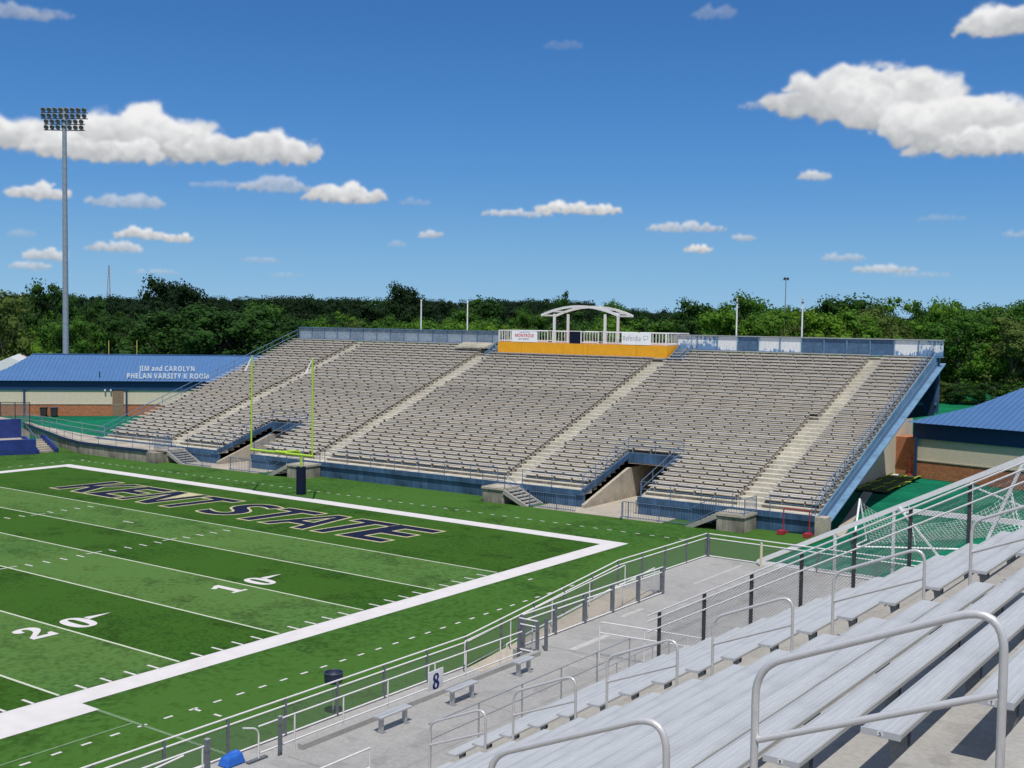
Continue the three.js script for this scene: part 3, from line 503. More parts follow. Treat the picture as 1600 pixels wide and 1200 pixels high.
{
  const P = (n, gs, m) => mesh(n, gs, m, far);
  const plankCache = new Map();
  const benchGeo = (L, off) => {
    const key = L.toFixed(2) + '|' + off; if (plankCache.has(key)) return plankCache.get(key);
    const gs = [box(0, 0.145, -0.068, 0, 0, L), box(0.155, 0.3, -0.068, 0, 0, L)]; const g = finish(gs); plankCache.set(key, g); return g;
  };
  const feet = new Map();
  const footGeo = (L, off) => { const key = L.toFixed(2) + '|' + off; if (feet.has(key)) return feet.get(key); const gs = []; for (let z = 0.12 + off; z < L - 0.05; z += 1.36) gs.push(box(0.03, 0.27, -0.4, -0.066, z - 0.022, z + 0.022)); gs.push(box(0.03, 0.27, -0.4, -0.066, L - 0.1, L - 0.04)); const g = finish(gs); feet.set(key, g); return g; };
  const plankMats = [0, 1, 2, 3, 4].map((i) => { const m = M.plank.clone(); const k = [1, 0.9, 1.08, 0.82, 1.0][i]; m.color = lin(0.7 * k, 0.655 * k * (i === 4 ? 0.96 : 1), 0.62 * k * (i === 4 ? 0.92 : 1)); return m; });
  const rr = rng(5);
  for (let r = 0; r < ROWS; r++) {
    const x = r * T, y = Y0 + RS * (r + 1); let spans = [[-SB, 0]];
    if (r < VR) for (const [a, b] of vom) spans = cut(spans, a, b);
    if (r >= deckRow + 1) spans = cut(spans, ...deckZ);
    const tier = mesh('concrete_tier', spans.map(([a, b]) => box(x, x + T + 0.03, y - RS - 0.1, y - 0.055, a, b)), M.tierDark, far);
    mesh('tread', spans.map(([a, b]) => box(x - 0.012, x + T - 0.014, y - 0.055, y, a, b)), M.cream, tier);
    let bs = spans; const steps = [];
    for (const s of aisle) { const w = s.w[r < 20 ? 0 : 1]; bs = cut(bs, s.r - w, s.r); if (r < ROWS - 1 && !(r >= deckRow && s.r > deckZ[0] - 2 && s.r < deckZ[1] + 2)) steps.push([s.r - w + 0.04, s.r - 0.04]); }
    if (r >= deckRow) bs = cut(bs, ...deckZ);
    for (const [a, b] of steps) mesh('aisle_step', [box(x - 0.03, x + T - 0.04, y - RS - 0.02, y + 0.006, a, b)], M.cream, far);
    for (const [a, b] of bs) {
      if (b - a < 0.6 || r === ROWS - 1) continue;
      const L = b - a - 0.04, off = Math.floor(rr() * 8) * 0.16;
      const bn = shared('bench', benchGeo(L, 0), plankMats[Math.floor(rr() * 5)], far); bn.position.set(x + 0.2, y + 0.4, a + 0.02); bn.rotation.x = (rr() - 0.5) * 0.0006;
      const ft = shared('bench_bracket', footGeo(L, off), M.bracket, bn); ft.userData.kind = 'stuff';
    }
  }
  // walkway, front wall and its blue lip
  const fr = (a, b) => { P('front_walkway', box(-1.0, 0, Y0 - 0.25, Y0, a, b), M.cream); P('walkway_lip', box(-1.1, -1.0, Y0 - 0.32, Y0 + 0.02, a, b), M.blue); };
  let ws = [[-SB - 0.2, 0.1]]; for (const v of vom) ws = cut(ws, ...v);
  for (const [a, b] of ws) { fr(a, b); P('front_wall', box(-0.98, -0.8, 0, Y0 - 0.25, a, b), M.blue); }
  P('corner_block', box(-1.02, -0.2, 0, Y0 - 0.05, 0.1, 0.75), M.beige);
  // entrances: side walls, lintel, sloping blue trims, dark passage
  for (const [a, b] of vom) {
    const xe = VR * T, ye = Y0 + RS * VR;
    P('entrance_wing_wall', [prism([[-1.2, 0], [-1.2, 0.25], [4.6, 2.05], [12, 2.05], [12, 0]], a - 0.02, a + 0.2)], M.beige);
    P('entrance_wing_wall', [prism([[-1.0, 0], [-1.0, 0.9], [4.6, 2.4], [12, 2.4], [12, 0]], b - 0.18, b + 0.02)], M.beige);
    P('sloped_trim', bar(V(-1.0, Y0 - 0.06, a - 0.02), V(xe, ye + 0.02, a - 0.02), 0.16, 0.34), M.blue);
    P('lintel', box(xe - 0.02, xe + 0.28, ye - 0.42, ye + 0.22, a - 0.1, b + 0.1), M.blue);
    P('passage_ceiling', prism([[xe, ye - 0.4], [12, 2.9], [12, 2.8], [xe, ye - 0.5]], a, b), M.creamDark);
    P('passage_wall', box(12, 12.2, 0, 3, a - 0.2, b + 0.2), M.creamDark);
    P('passage_side', box(-0.7, 12, 0, 0.02, a + 0.2, b - 0.2), M.rampFloor);
    P('entrance_apron', box(-2.9, -0.7, -0.02, 0.03, a - 2.6, b + 2.6), M.rampFloor);
  }
  // right end: blue channel stringer following the slope, fascia plates, supports underneath
  const sl = RS / T, ln = (x, d) => V(x, Y0 + sl * x + d, 0.14);
  P('end_stringer', bar(ln(-0.9, -0.12), ln(23.6, 0.12), 0.1, 0.62), M.bluePale);
  P('stringer_flange', bar(V(-0.9, Y0 - 0.75, 0.42), V(24.2, Y0 + sl * 24.2 - 0.62, 0.42), 0.5, 0.07), M.bluePale);
  P('stringer_web', bar(V(-0.9, Y0 - 0.6, 0.2), V(24.2, Y0 + sl * 24.2 - 0.45, 0.2), 0.06, 0.42), M.blueRail);
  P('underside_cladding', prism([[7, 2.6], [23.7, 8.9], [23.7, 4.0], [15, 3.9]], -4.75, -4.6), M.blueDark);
  P('support_column', box(23.8, 24.05, 5.5, 9.6, 0.0, 0.3), M.blue);
  P('support_beam', bar(V(23.6, 6.0, -4.4), V(23.7, 6.2, 0.2), 0.16, 0.2), M.blueRail); P('support_beam', bar(V(20.5, 4.4, -4.3), V(23.6, 8.2, -0.2), 0.1, 0.1), M.blueRail);
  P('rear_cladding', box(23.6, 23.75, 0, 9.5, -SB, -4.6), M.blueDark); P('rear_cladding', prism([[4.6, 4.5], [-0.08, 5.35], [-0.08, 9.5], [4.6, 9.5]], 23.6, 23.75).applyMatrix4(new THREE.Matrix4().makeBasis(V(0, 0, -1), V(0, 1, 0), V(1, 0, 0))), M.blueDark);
  P('left_end_wall', prism([[0, 0], [0, Y0], [23.5, Y0 + sl * 23.5 - 0.1], [23.5, 0]], -SB - 0.02, -SB + 0.2), M.creamDark);
  P('store_wall', box(9, 19.4, 0, 3.9, -4.9, -4.7), M.block); P('store_wall', box(19.4, 34.5, 0, 4.3, -4.6, -4.4), M.block); P('store_pilaster', box(19.2, 19.7, 0, 4.2, -4.4, -4.2), M.beige);
  P('kerb_strip', bar(V(-0.4, 0.0, 1.25), V(19.5, 0.0, -3.2), 0.6, 0.1), M.rampFloor);
  // back wall of sheet panels
  const whiteTex = (seed, cover) => tex(160, 96, (u, v) => { const n = fbm(u * 7 + seed, v * 5 + seed, 5), run = fbm(u * 34 + seed, v * 2.2, 3); const w = sstep(0.4, 0.56, n * 0.5 + run * 0.5 + cover - 0.32 * sstep(0.45, 1.0, v)), k = 0.94 + 0.1 * run; return [0.42, 0.56, 0.72].map((c, i) => (c * (1 - w) + [0.9, 0.905, 0.91][i] * w) * k); });
  const pale = mat(lin(0.35, 0.43, 0.52), { map: nzBlot, size: 2.4, rough: 0.45 }), paleB = mat(lin(0.31, 0.40, 0.51), { map: nzBlot, size: 2.1, rough: 0.45 }), mids = mat(lin(0.12, 0.22, 0.37), { map: nzBlot, size: 2.6, rough: 0.45 }), midsB = mat(lin(0.105, 0.2, 0.36), { map: nzBlot, size: 2.2, rough: 0.45 });
  const panelUV = (L) => { const g = box(23.42, 23.46, 9.72, 10.82, 0, L), p = g.attributes.position, uv = g.attributes.uv; for (let i = 0; i < p.count; i++) uv.setXY(i, p.getZ(i) / L, (10.82 - p.getY(i)) / 1.1); return g; };
  const panel = (z0, z1, m, uvd) => { const L = z1 - z0 - 0.06; const o = mesh('wall_panel', uvd ? panelUV(L) : box(23.42, 23.46, 9.72, 10.82, 0, L), m, far, uvd); o.position.z = z0 + 0.03; };
  const W = 1.77;
  for (let k = 0; k < 15; k++) { const a = -SB + 0.3 + k * W, b = Math.min(a + W, -38.9); if (b - a > 0.3) panel(a, b, k % 3 === 1 ? paleB : pale); P('wall_post', box(23.34, 23.42, 9.45, 10.86, a - 0.04, a + 0.04), M.blueRail); }
  const peel = [[0.42, 'p'], [0.3, 'p'], [0.62, 'p'], [0, 'b'], [0.6, 'p'], [0.66, 'p'], [0, 'b'], [0, 'c'], [0, 'b'], [0, 'c'], [0.55, 'p'], [0.36, 'p']];
  for (let k = 0; k < 12; k++) {
    const a = -20.75 + k * 1.785, b = a + 1.785, [cv, t] = peel[k];
    if (t === 'p') { const m = new THREE.MeshStandardMaterial({ map: whiteTex(k * 3.7 + 1, cv - 0.28), roughness: 0.6 }); panel(a, b, m, true); } else panel(a, b, t === 'b' ? mids : midsB);
    P('wall_post', box(23.34, 23.42, 9.45, 10.86, a - 0.04, a + 0.04), M.bluePale);
  }
  for (const [a, b] of [[-SB + 0.2, -38.9], [-20.8, 0.72]]) { P('wall_cap', box(23.3, 23.5, 10.84, 10.92, a, b), a < -50 ? M.blueRail : M.galv); P('wall_foot_rail', box(23.3, 23.46, 9.6, 9.7, a, b), M.bluePale); }
}
// ---------------------------------------------------------------- concrete stair blocks at the foot of the far stand
{
  const stair = (z0, dir, label) => {               // platform from z0, stairs run along dir
    const t = standThing('stair_block', label, 'stairs', -1.1, 0, z0, 'stair blocks in front of the far stand');
    const pl = 1.75, n = 6, run = 0.29, s = dir;
    const zz = (a, b) => s > 0 ? [a, b] : [-b, -a];
    mesh('platform', [box(-1.75, 0, 0, 0.86, ...zz(0, pl - 0.05))], M.concRun, t); mesh('platform_slab', [box(-1.83, 0, 0.86, 1.0, ...zz(-0.06, pl))], M.beige, t);
    for (let k = 0; k < n; k++) { const y = 1.0 - (k + 1) * (1 / 6.5); mesh('step', box(-1.72, -0.02, y - 0.07, y, ...zz(pl + k * run - 0.03, pl + (k + 1) * run + 0.02)), M.concStep, t); }
    const pz = s > 0 ? (v) => v : (v) => -v, side = (x) => { const a = V(x, 0.8, pz(pl - 0.05)), b = V(x, -0.08, pz(pl + n * run + 0.1)); return bar(a, b, 0.14, 0.26); };
    mesh('stringer', side(-1.78), M.concStep, t); mesh('stringer', side(-0.1), M.concStep, t);
    // blue picket rails round the platform and down the steps
    const rails = [[V(-0.05, 1, pz(0)), V(-1.75, 1, pz(0))], [V(-1.75, 1, pz(0)), V(-1.75, 1, pz(pl))], [V(-1.75, 1, pz(pl)), V(-1.75, 0.05, pz(pl + n * run))]];
    if (label.includes('nearest') || label.includes('left of the goal')) { for (const [a, b] of rails) { for (const h of [0.95, 0.12]) mesh('rail', pipe(a.clone().setY(a.y + h), b.clone().setY(b.y + h), 0.022, 6), M.blueRail, t); const m = Math.round(a.distanceTo(b) / 0.16); for (let k = 0; k <= m; k++) { const p = a.clone().lerp(b, k / m); mesh('picket', box(p.x - 0.008, p.x + 0.008, p.y + 0.1, p.y + 0.95, p.z - 0.008, p.z + 0.008), M.blueRail, t); } } }
    else for (const [a, b] of rails.slice(1)) for (const h of [0.95, 0.5]) mesh('rail', pipe(a.clone().setY(a.y + h), b.clone().setY(b.y + h), 0.022, 6), M.blueRail, t);
    for (const p of [V(-1.75, 1, pz(0)), V(-1.75, 1, pz(pl)), V(-0.05, 1, pz(0))]) mesh('post', pipe(p, p.clone().setY(1.95), 0.028, 6), M.blueRail, t);
  };
  stair(-3.35, -1, 'stained concrete stair block nearest the right end of the far stand');
  stair(-21.65, 1, 'stained concrete stair block in the middle of the far stand, stepping down rightwards');
  stair(-37.9, -1, 'stained concrete stair block behind the dark goal post pad');
  stair(-54.8, 1, 'stained concrete stair block left of the goal post, beside the curved wall');
}
// ---------------------------------------------------------------- rails of the far stand
{
  const two = (name, label, pts, o = {}) => {       // rails along points, posts at even spacing
    const t = standThing(name, label, 'guardrail', pts[0].x, pts[0].y, pts[0].z, o.grp), p0 = pts[0], L = (p, dy = 0) => V(p.x - p0.x, p.y - p0.y + dy, p.z - p0.z);
    for (let i = 0; i < pts.length - 1; i++) { const a = pts[i], b = pts[i + 1], n = Math.max(1, Math.round(a.distanceTo(b) / (o.gap ?? 1.9))); for (const h of o.hs ?? [0.98, 0.52]) mesh('rail', pipe(L(a, h), L(b, h), o.r ?? 0.024, 6), o.m ?? M.blueRail, t); for (let k = i ? 1 : 0; k <= n; k++) { const p = a.clone().lerp(b, k / n); mesh('post', pipe(L(p, -0.05), L(p, 0.98), o.pr ?? 0.024, 6), o.m ?? M.blueRail, t); } }
    return t;
  };
  const ln = (x, z) => V(x, Y0 + RS / T * x + 0.2, z);
  two('end_guardrail', 'blue two-pipe guardrail climbing the right end of the far stand', [ln(-0.6, -0.02), ln(23.3, -0.02)], { gap: 1.75, r: 0.03, m: M.blueRail, hs: [1.0, 0.55] });
  two('end_guardrail', 'blue two-pipe guardrail climbing the left end of the far stand', [ln(-0.6, -SB + 0.1), ln(23.3, -SB + 0.1)], { gap: 2.4, r: 0.034 });
  const V1 = (v, nm) => { const [a, b] = v, xe = VR * T + 0.2; two('entrance_guardrail', `blue guardrail around the ${nm} entrance of the far stand`, [V(-0.8, Y0, a - 0.12), V(xe, Y0 + RS * VR + 0.2, a - 0.12), V(xe, Y0 + RS * VR + 0.2, b + 0.12), V(-0.8, Y0, b + 0.12)], { gap: 1.75 }); };
  V1(vom[0], 'right'); V1(vom[1], 'left');
  const fr = [[-2.6, -0.1, 'between the right stair block and the right end'], [-11.0, -4.9, 'left of the right stair block'], [-19.8, -15.2, 'between the middle stair block and the right entrance'], [-37.6, -21.8, 'on the long blue wall between the two entrances'], [-45.2, -39.8, 'behind the goal post'], [-53.0, -49.4, 'left of the left entrance'], [-SB, -55.0, 'along the left part of the walkway']];
  for (const [a, b, w] of fr) two('walkway_guardrail', `thin blue front walkway guardrail ${w}`, [V(-0.95, Y0, a), V(-0.95, Y0, b)], { gap: 2.4, r: 0.02, hs: [0.95, 0.5], grp: 'walkway guardrails of the far stand' });
  // ground-level picket rails beside the two entrances
  const picket = (x0, z0, x1, z1, label) => { const t = standThing('picket_rail', label, 'picket rail', x0, 0.02, z0, 'picket rails at the entrances'); const a = V(0, 0, 0), b = V(x1 - x0, 0, z1 - z0), n = Math.round(b.length() / 0.17); for (const h of [1.0, 0.1]) mesh('rail', pipe(V(0, h, 0), b.clone().setY(h), 0.024, 6), M.blueRail, t); for (let k = 0; k <= n; k++) { const p = a.clone().lerp(b, k / n), w = k % 12 ? 0.008 : 0.025; mesh(k % 12 ? 'picket' : 'post', box(p.x - w, p.x + w, 0.02, 1.0, p.z - w, p.z + w), M.blueRail, t); } };
  picket(-2.75, -6.7, -2.75, -11.2, 'blue picket rail in front of the right entrance, right side');
  picket(-2.75, -18.0, -2.75, -14.6, 'blue picket rail in front of the right entrance, left side');
  picket(-2.85, -41.6, -2.85, -45.9, 'blue picket rail in front of the left entrance, right side');
  picket(-2.85, -51.0, -2.85, -48.0, 'blue picket rail in front of the left entrance, left side');
  const og = standThing('open_gate', 'small blue picket gate standing open at the right entrance', 'gate', -2.75, 0.02, -11.25); for (const h of [1.0, 0.12]) mesh('rail', pipe(V(0, h, 0), V(-0.75, h, 0.35), 0.024, 6), M.blueRail, og); for (let k = 0; k <= 5; k++) mesh('picket', box(-0.15 * k - 0.01, -0.15 * k + 0.01, 0.1, 1.0, 0.07 * k - 0.01, 0.07 * k + 0.01), M.blueRail, og);
}
// ---------------------------------------------------------------- party deck with canopy on top of the far stand
{
  const DX = 21.05, DY = 9.98;
  const d = standThing('party_deck', 'orange panelled deck at the top of the far stand', 'deck', DX, 9.0, -29);
  const edges = [-37.45, -34.9, -30.55, -28.55, -28.05, -23.4, -20.6];
  for (let k = 0; k < edges.length - 1; k++) mesh('deck_panel', box(0, 0.05, 0.0, 0.96, edges[k] + 29 + 0.015, edges[k + 1] + 29 - 0.015), M.orange, d);
  mesh('side_panel', box(0.05, 4.2, 0.0, 0.96, 8.36, 8.4), M.orange, d); mesh('side_panel', box(0.05, 4.2, 0.0, 0.96, -8.45, -8.41), M.orange, d);
  mesh('deck_floor', box(0.05, 4.4, 0.9, 0.985, -8.4, 8.35), M.orangeFloor, d);
  mesh('foot_board', box(-0.12, -0.02, -0.1, 0.0, -8.45, 8.35), M.plank, d);
  const rail = (x0, z0, x1, z1, label) => { const t = standThing('deck_railing', label, 'railing', x0, DY, z0, 'white railings of the deck'); const b = V(x1 - x0, 0, z1 - z0), n = Math.max(2, Math.round(b.length() / 0.3)); for (const h of [1.02, 0.12]) mesh('rail', pipe(V(0, h, 0), b.clone().setY(h), 0.035, 6), M.white, t); for (let k = 0; k <= n; k++) { const p = V(0, 0, 0).lerp(b, k / n), w = k === 0 || k === n ? 0.035 : 0.016; mesh(k === 0 || k === n ? 'post' : 'picket', box(p.x - w, p.x + w, 0, 1.02, p.z - w, p.z + w), M.white, t); } };
  rail(DX + 0.1, -37.35, DX + 0.1, -32.2, 'white deck railing at the front left, behind the red lettered banner');
  rail(DX + 0.1, -31.7, DX + 0.1, -30.1, 'white deck railing left of the dark navy panel');
  rail(DX + 0.1, -28.8, DX + 0.1, -27.1, 'white deck railing right of the dark navy panel');
  rail(DX + 0.1, -26.6, DX + 0.1, -20.7, 'white deck railing at the front right, behind the grey lettered banner');
  rail(DX + 4.2, -37.3, DX + 4.2, -31.2, 'white deck railing along the rear left'); rail(DX + 4.2, -30.9, DX + 4.2, -25.6, 'white deck railing along the rear middle'); rail(DX + 4.2, -25.3, DX + 4.2, -20.7, 'white deck railing along the rear right');
  rail(DX + 0.1, -20.65, DX + 4.2, -20.65, 'white deck railing across the right side'); rail(DX + 0.1, -37.4, DX + 4.2, -37.4, 'white deck railing across the left side');
  const np = standThing('navy_panel', 'dark navy panel between the front deck railings', 'panel', DX + 0.25, DY, -29.4); mesh('board', box(-0.03, 0.03, 0.02, 1.0, -0.62, 0.62), M.navy, np); mesh('frame', [box(-0.04, 0.04, 0, 0.03, -0.66, 0.66), box(-0.04, 0.04, 0.99, 1.03, -0.66, 0.66)], M.dark, np);
  // canopy frame: two bowed beams on four posts, cross purlins
  const c = standThing('arched_canopy', 'white open arched canopy frame on four posts above the deck', 'canopy', DX + 0.6, DY, -29.3);
  for (const [x, z] of [[0, -2.55], [0, 2.55], [2.6, -2.75], [2.6, 2.35]]) mesh('post', box(x - 0.09, x + 0.09, 0, 2.55, z - 0.09, z + 0.09), M.white, c);
  for (const x of [0, 2.6]) { const pts = []; for (let k = 0; k <= 20; k++) { const z = -3.9 + 7.8 * k / 20; pts.push(V(x, 3.2 - 0.052 * z * z, z - (x ? 0.1 : 0))); } for (let k = 0; k < 20; k++) pts[k]; mesh('arch_beam', pts.slice(0, -1).map((p, k) => bar(p, pts[k + 1], 0.16, 0.2)), M.white, c); }
  for (const z of [-3.9, -2.9, -1.2, 0.6, 2.2, 3.3, 3.9]) { const y = 3.2 - 0.052 * z * z; mesh('purlin', bar(V(0, y, z), V(2.6, y, z - 0.1), 0.12, 0.14), M.white, c); }
  // printed banners
  const banner = (w, h, draw) => { const cv = document.createElement('canvas'); cv.width = 512; cv.height = Math.round(512 * h / w); const g = cv.getContext('2d'); g.fillStyle = '#f1f2f3'; g.fillRect(0, 0, cv.width, cv.height); draw(g, cv.width, cv.height); const t = new THREE.CanvasTexture(cv); t.colorSpace = THREE.SRGBColorSpace; return new THREE.MeshStandardMaterial({ map: t, roughness: 0.6, side: THREE.DoubleSide }); };
  const hang = (name, label, z, w, h, m) => { const t = standThing(name, label, 'banner', DX + 0.02, DY + 0.04, z, 'banners on the deck railing'); const g = new THREE.PlaneGeometry(w, h, 16, 4), p = g.attributes.position; for (let i = 0; i < p.count; i++) p.setZ(i, 0.012 * Math.sin(p.getX(i) * 3.1) * (1 - Math.abs(p.getY(i)) / h)); g.computeVertexNormals(); g.rotateY(-Math.PI / 2).translate(0, h / 2, 0); mesh('sheet', g, m, t, true); for (const s of [-1, 1]) mesh('tie', box(0.0, 0.05, h - 0.05, h, s * (w / 2 - 0.06) - 0.02, s * (w / 2 - 0.06) + 0.02), M.dark, t); };
  hang('banner', 'white banner with bold red lettering on the left deck railing', -34.6, 2.75, 0.95, banner(2.75, 0.95, (g, w, h) => { g.fillStyle = '#c8202c'; g.textAlign = 'center'; g.font = 'bold 92px sans-serif'; g.save(); g.translate(w / 2, h * 0.56); g.scale(0.76, 0.82); g.fillText('MONTROSE', 0, 0); g.restore(); g.strokeStyle = '#23408e'; g.lineWidth = 7; g.beginPath(); g.moveTo(w * 0.3, h * 0.18); g.quadraticCurveTo(w * 0.6, h * 0.0, w * 0.72, h * 0.2); g.stroke(); g.fillStyle = '#2b2b33'; g.font = 'bold 34px sans-serif'; g.fillText('AUTO GROUP', w / 2 - 20, h * 0.8); g.fillStyle = '#8a8a90'; g.font = '18px sans-serif'; g.fillText('', w * 0.8, h * 0.92); }));
  hang('banner', 'white banner with thin grey lettering on the right deck railing', -23.4, 2.75, 0.98, banner(2.75, 0.98, (g, w, h) => { g.fillStyle = '#86888e'; g.textAlign = 'left'; g.font = '104px sans-serif'; g.save(); g.translate(14, h * 0.68); g.scale(0.82, 1); g.fillText('Referdia', 0, 0); g.restore(); g.strokeStyle = '#9a9ca2'; g.lineWidth = 7; g.strokeRect(w * 0.74, h * 0.26, w * 0.15, h * 0.26); g.beginPath(); g.moveTo(w * 0.77, h * 0.52); g.lineTo(w * 0.77, h * 0.64); g.lineTo(w * 0.81, h * 0.52); g.stroke(); }));
  // blue stairs from the aisles up to the deck
  const st = (z, sgn, label) => { const t = standThing('deck_stair', label, 'stairs', DX - 0.4, 8.85, z, 'blue stairs up to the deck'); for (let k = 0; k < 5; k++) mesh('step', box(0.3 + k * 0.42, 0.75 + k * 0.42, k * 0.22, k * 0.22 + 0.08, -0.55, 0.55), M.bluePale, t); for (const s of [-0.58, 0.58]) mesh('stringer', bar(V(0.2, -0.1, s), V(2.4, 1.05, s), 0.06, 0.3), M.blueRail, t); mesh('handrail', pipe(V(0.2, 0.95, 0.58), V(2.3, 2.05, 0.58), 0.03, 6), M.bluePale, t); mesh('handrail', pipe(V(0.2, 0.55, 0.58), V(2.3, 1.65, 0.58), 0.03, 6), M.bluePale, t); for (const k of [0, 1]) mesh('handrail_post', pipe(V(0.3 + k * 1.9, 0, 0.58), V(0.3 + k * 1.9, 1.0 + k, 0.58), 0.03, 6), M.bluePale, t); };
  st(-19.8, 1, 'blue stair to the deck at its right end'); st(-38.2, -1, 'blue stair to the deck at its left end');
  const lp = standThing('concrete_landing', 'pale stepped landing left of the orange deck at the top of the stand', 'landing', 21.2, 9.3, -40.5); for (let k = 0; k < 3; k++) mesh('step', box(k * 0.55, 1.9, k * 0.16 + 0.02, k * 0.16 + 0.2, -1.9, 1.5), M.cream, lp);
  // flag poles on the rear wall
  const fp = (z, h, label, lamp) => { const t = standThing('flag_pole', label, 'flag pole', 23.75, 9.4, z, 'white poles on the rear wall'); mesh('shaft', cyl(0, 0, h, 0, 0.075, 0.06, 8), M.white, t); mesh('cap', new THREE.SphereGeometry(0.09, 8, 6).translate(0, h, 0), lamp ? M.galv : M.white, t); if (lamp) mesh('fitting', cyl(0, h - 0.35, h - 0.2, 0, 0.1), M.steelPost, t); };
  fp(-48.5, 4.3, 'white pole on the rear wall, leftmost of the four', 0); fp(-42.9, 4.15, 'white pole on the rear wall, second from the left', 0); fp(-15.7, 4.5, 'white pole on the rear wall, just right of the deck', 1); fp(-10.2, 4.5, 'white pole on the rear wall, rightmost of the four', 1);
}
// ================================================================ GOAL POST
{
  const cz = -24.55, t = thing('goal_post', 'bright yellow-green football goal post with a dark padded base', 'goal post', [11.15, 0, -24.75]);
  const dz = cz + 24.75, X = -2.0;
  mesh('base_pad', (() => { const g = new THREE.CylinderGeometry(0.33, 0.33, 1.85, 20); g.scale(0.95, 1, 1); g.translate(0, 0.925, 0); return g; })(), M.navy, t);
  mesh('gooseneck', sweep(rounded([V(0, 1.7, 0), V(0, 2.75, 0), V(-0.55, 2.98, dz * 0.5), V(X, 3.02, dz)], 0.55, 8), 0.085, 12), M.post, t);
  mesh('crossbar', pipe(V(X, 2.98, dz - 2.93), V(X, 2.98, dz + 2.93), 0.085, 12), M.post, t);
  mesh('clamp', pipe(V(X, 3.02, dz - 0.5), V(X, 3.02, dz + 0.5), 0.11, 12), M.post, t);
  for (const s of [-1, 1]) { const u = mesh('upright', pipe(V(X, 2.9, dz + s * 2.88), V(X + 0.02, 9.25, dz + s * 2.84), 0.06, 10), M.post, t); mesh('wind_ribbon', poly([V(X + 0.02, 9.3, dz + s * 2.84), V(X - 0.3, 8.25, dz + s * 2.84 - 0.4), V(X - 0.28, 8.25, dz + s * 2.84 - 0.25), V(X + 0.04, 9.3, dz + s * 2.84 + 0.03)], [0, 1, 2, 0, 2, 3]), Object.assign(M.white.clone(), { side: THREE.DoubleSide }), u); }
}

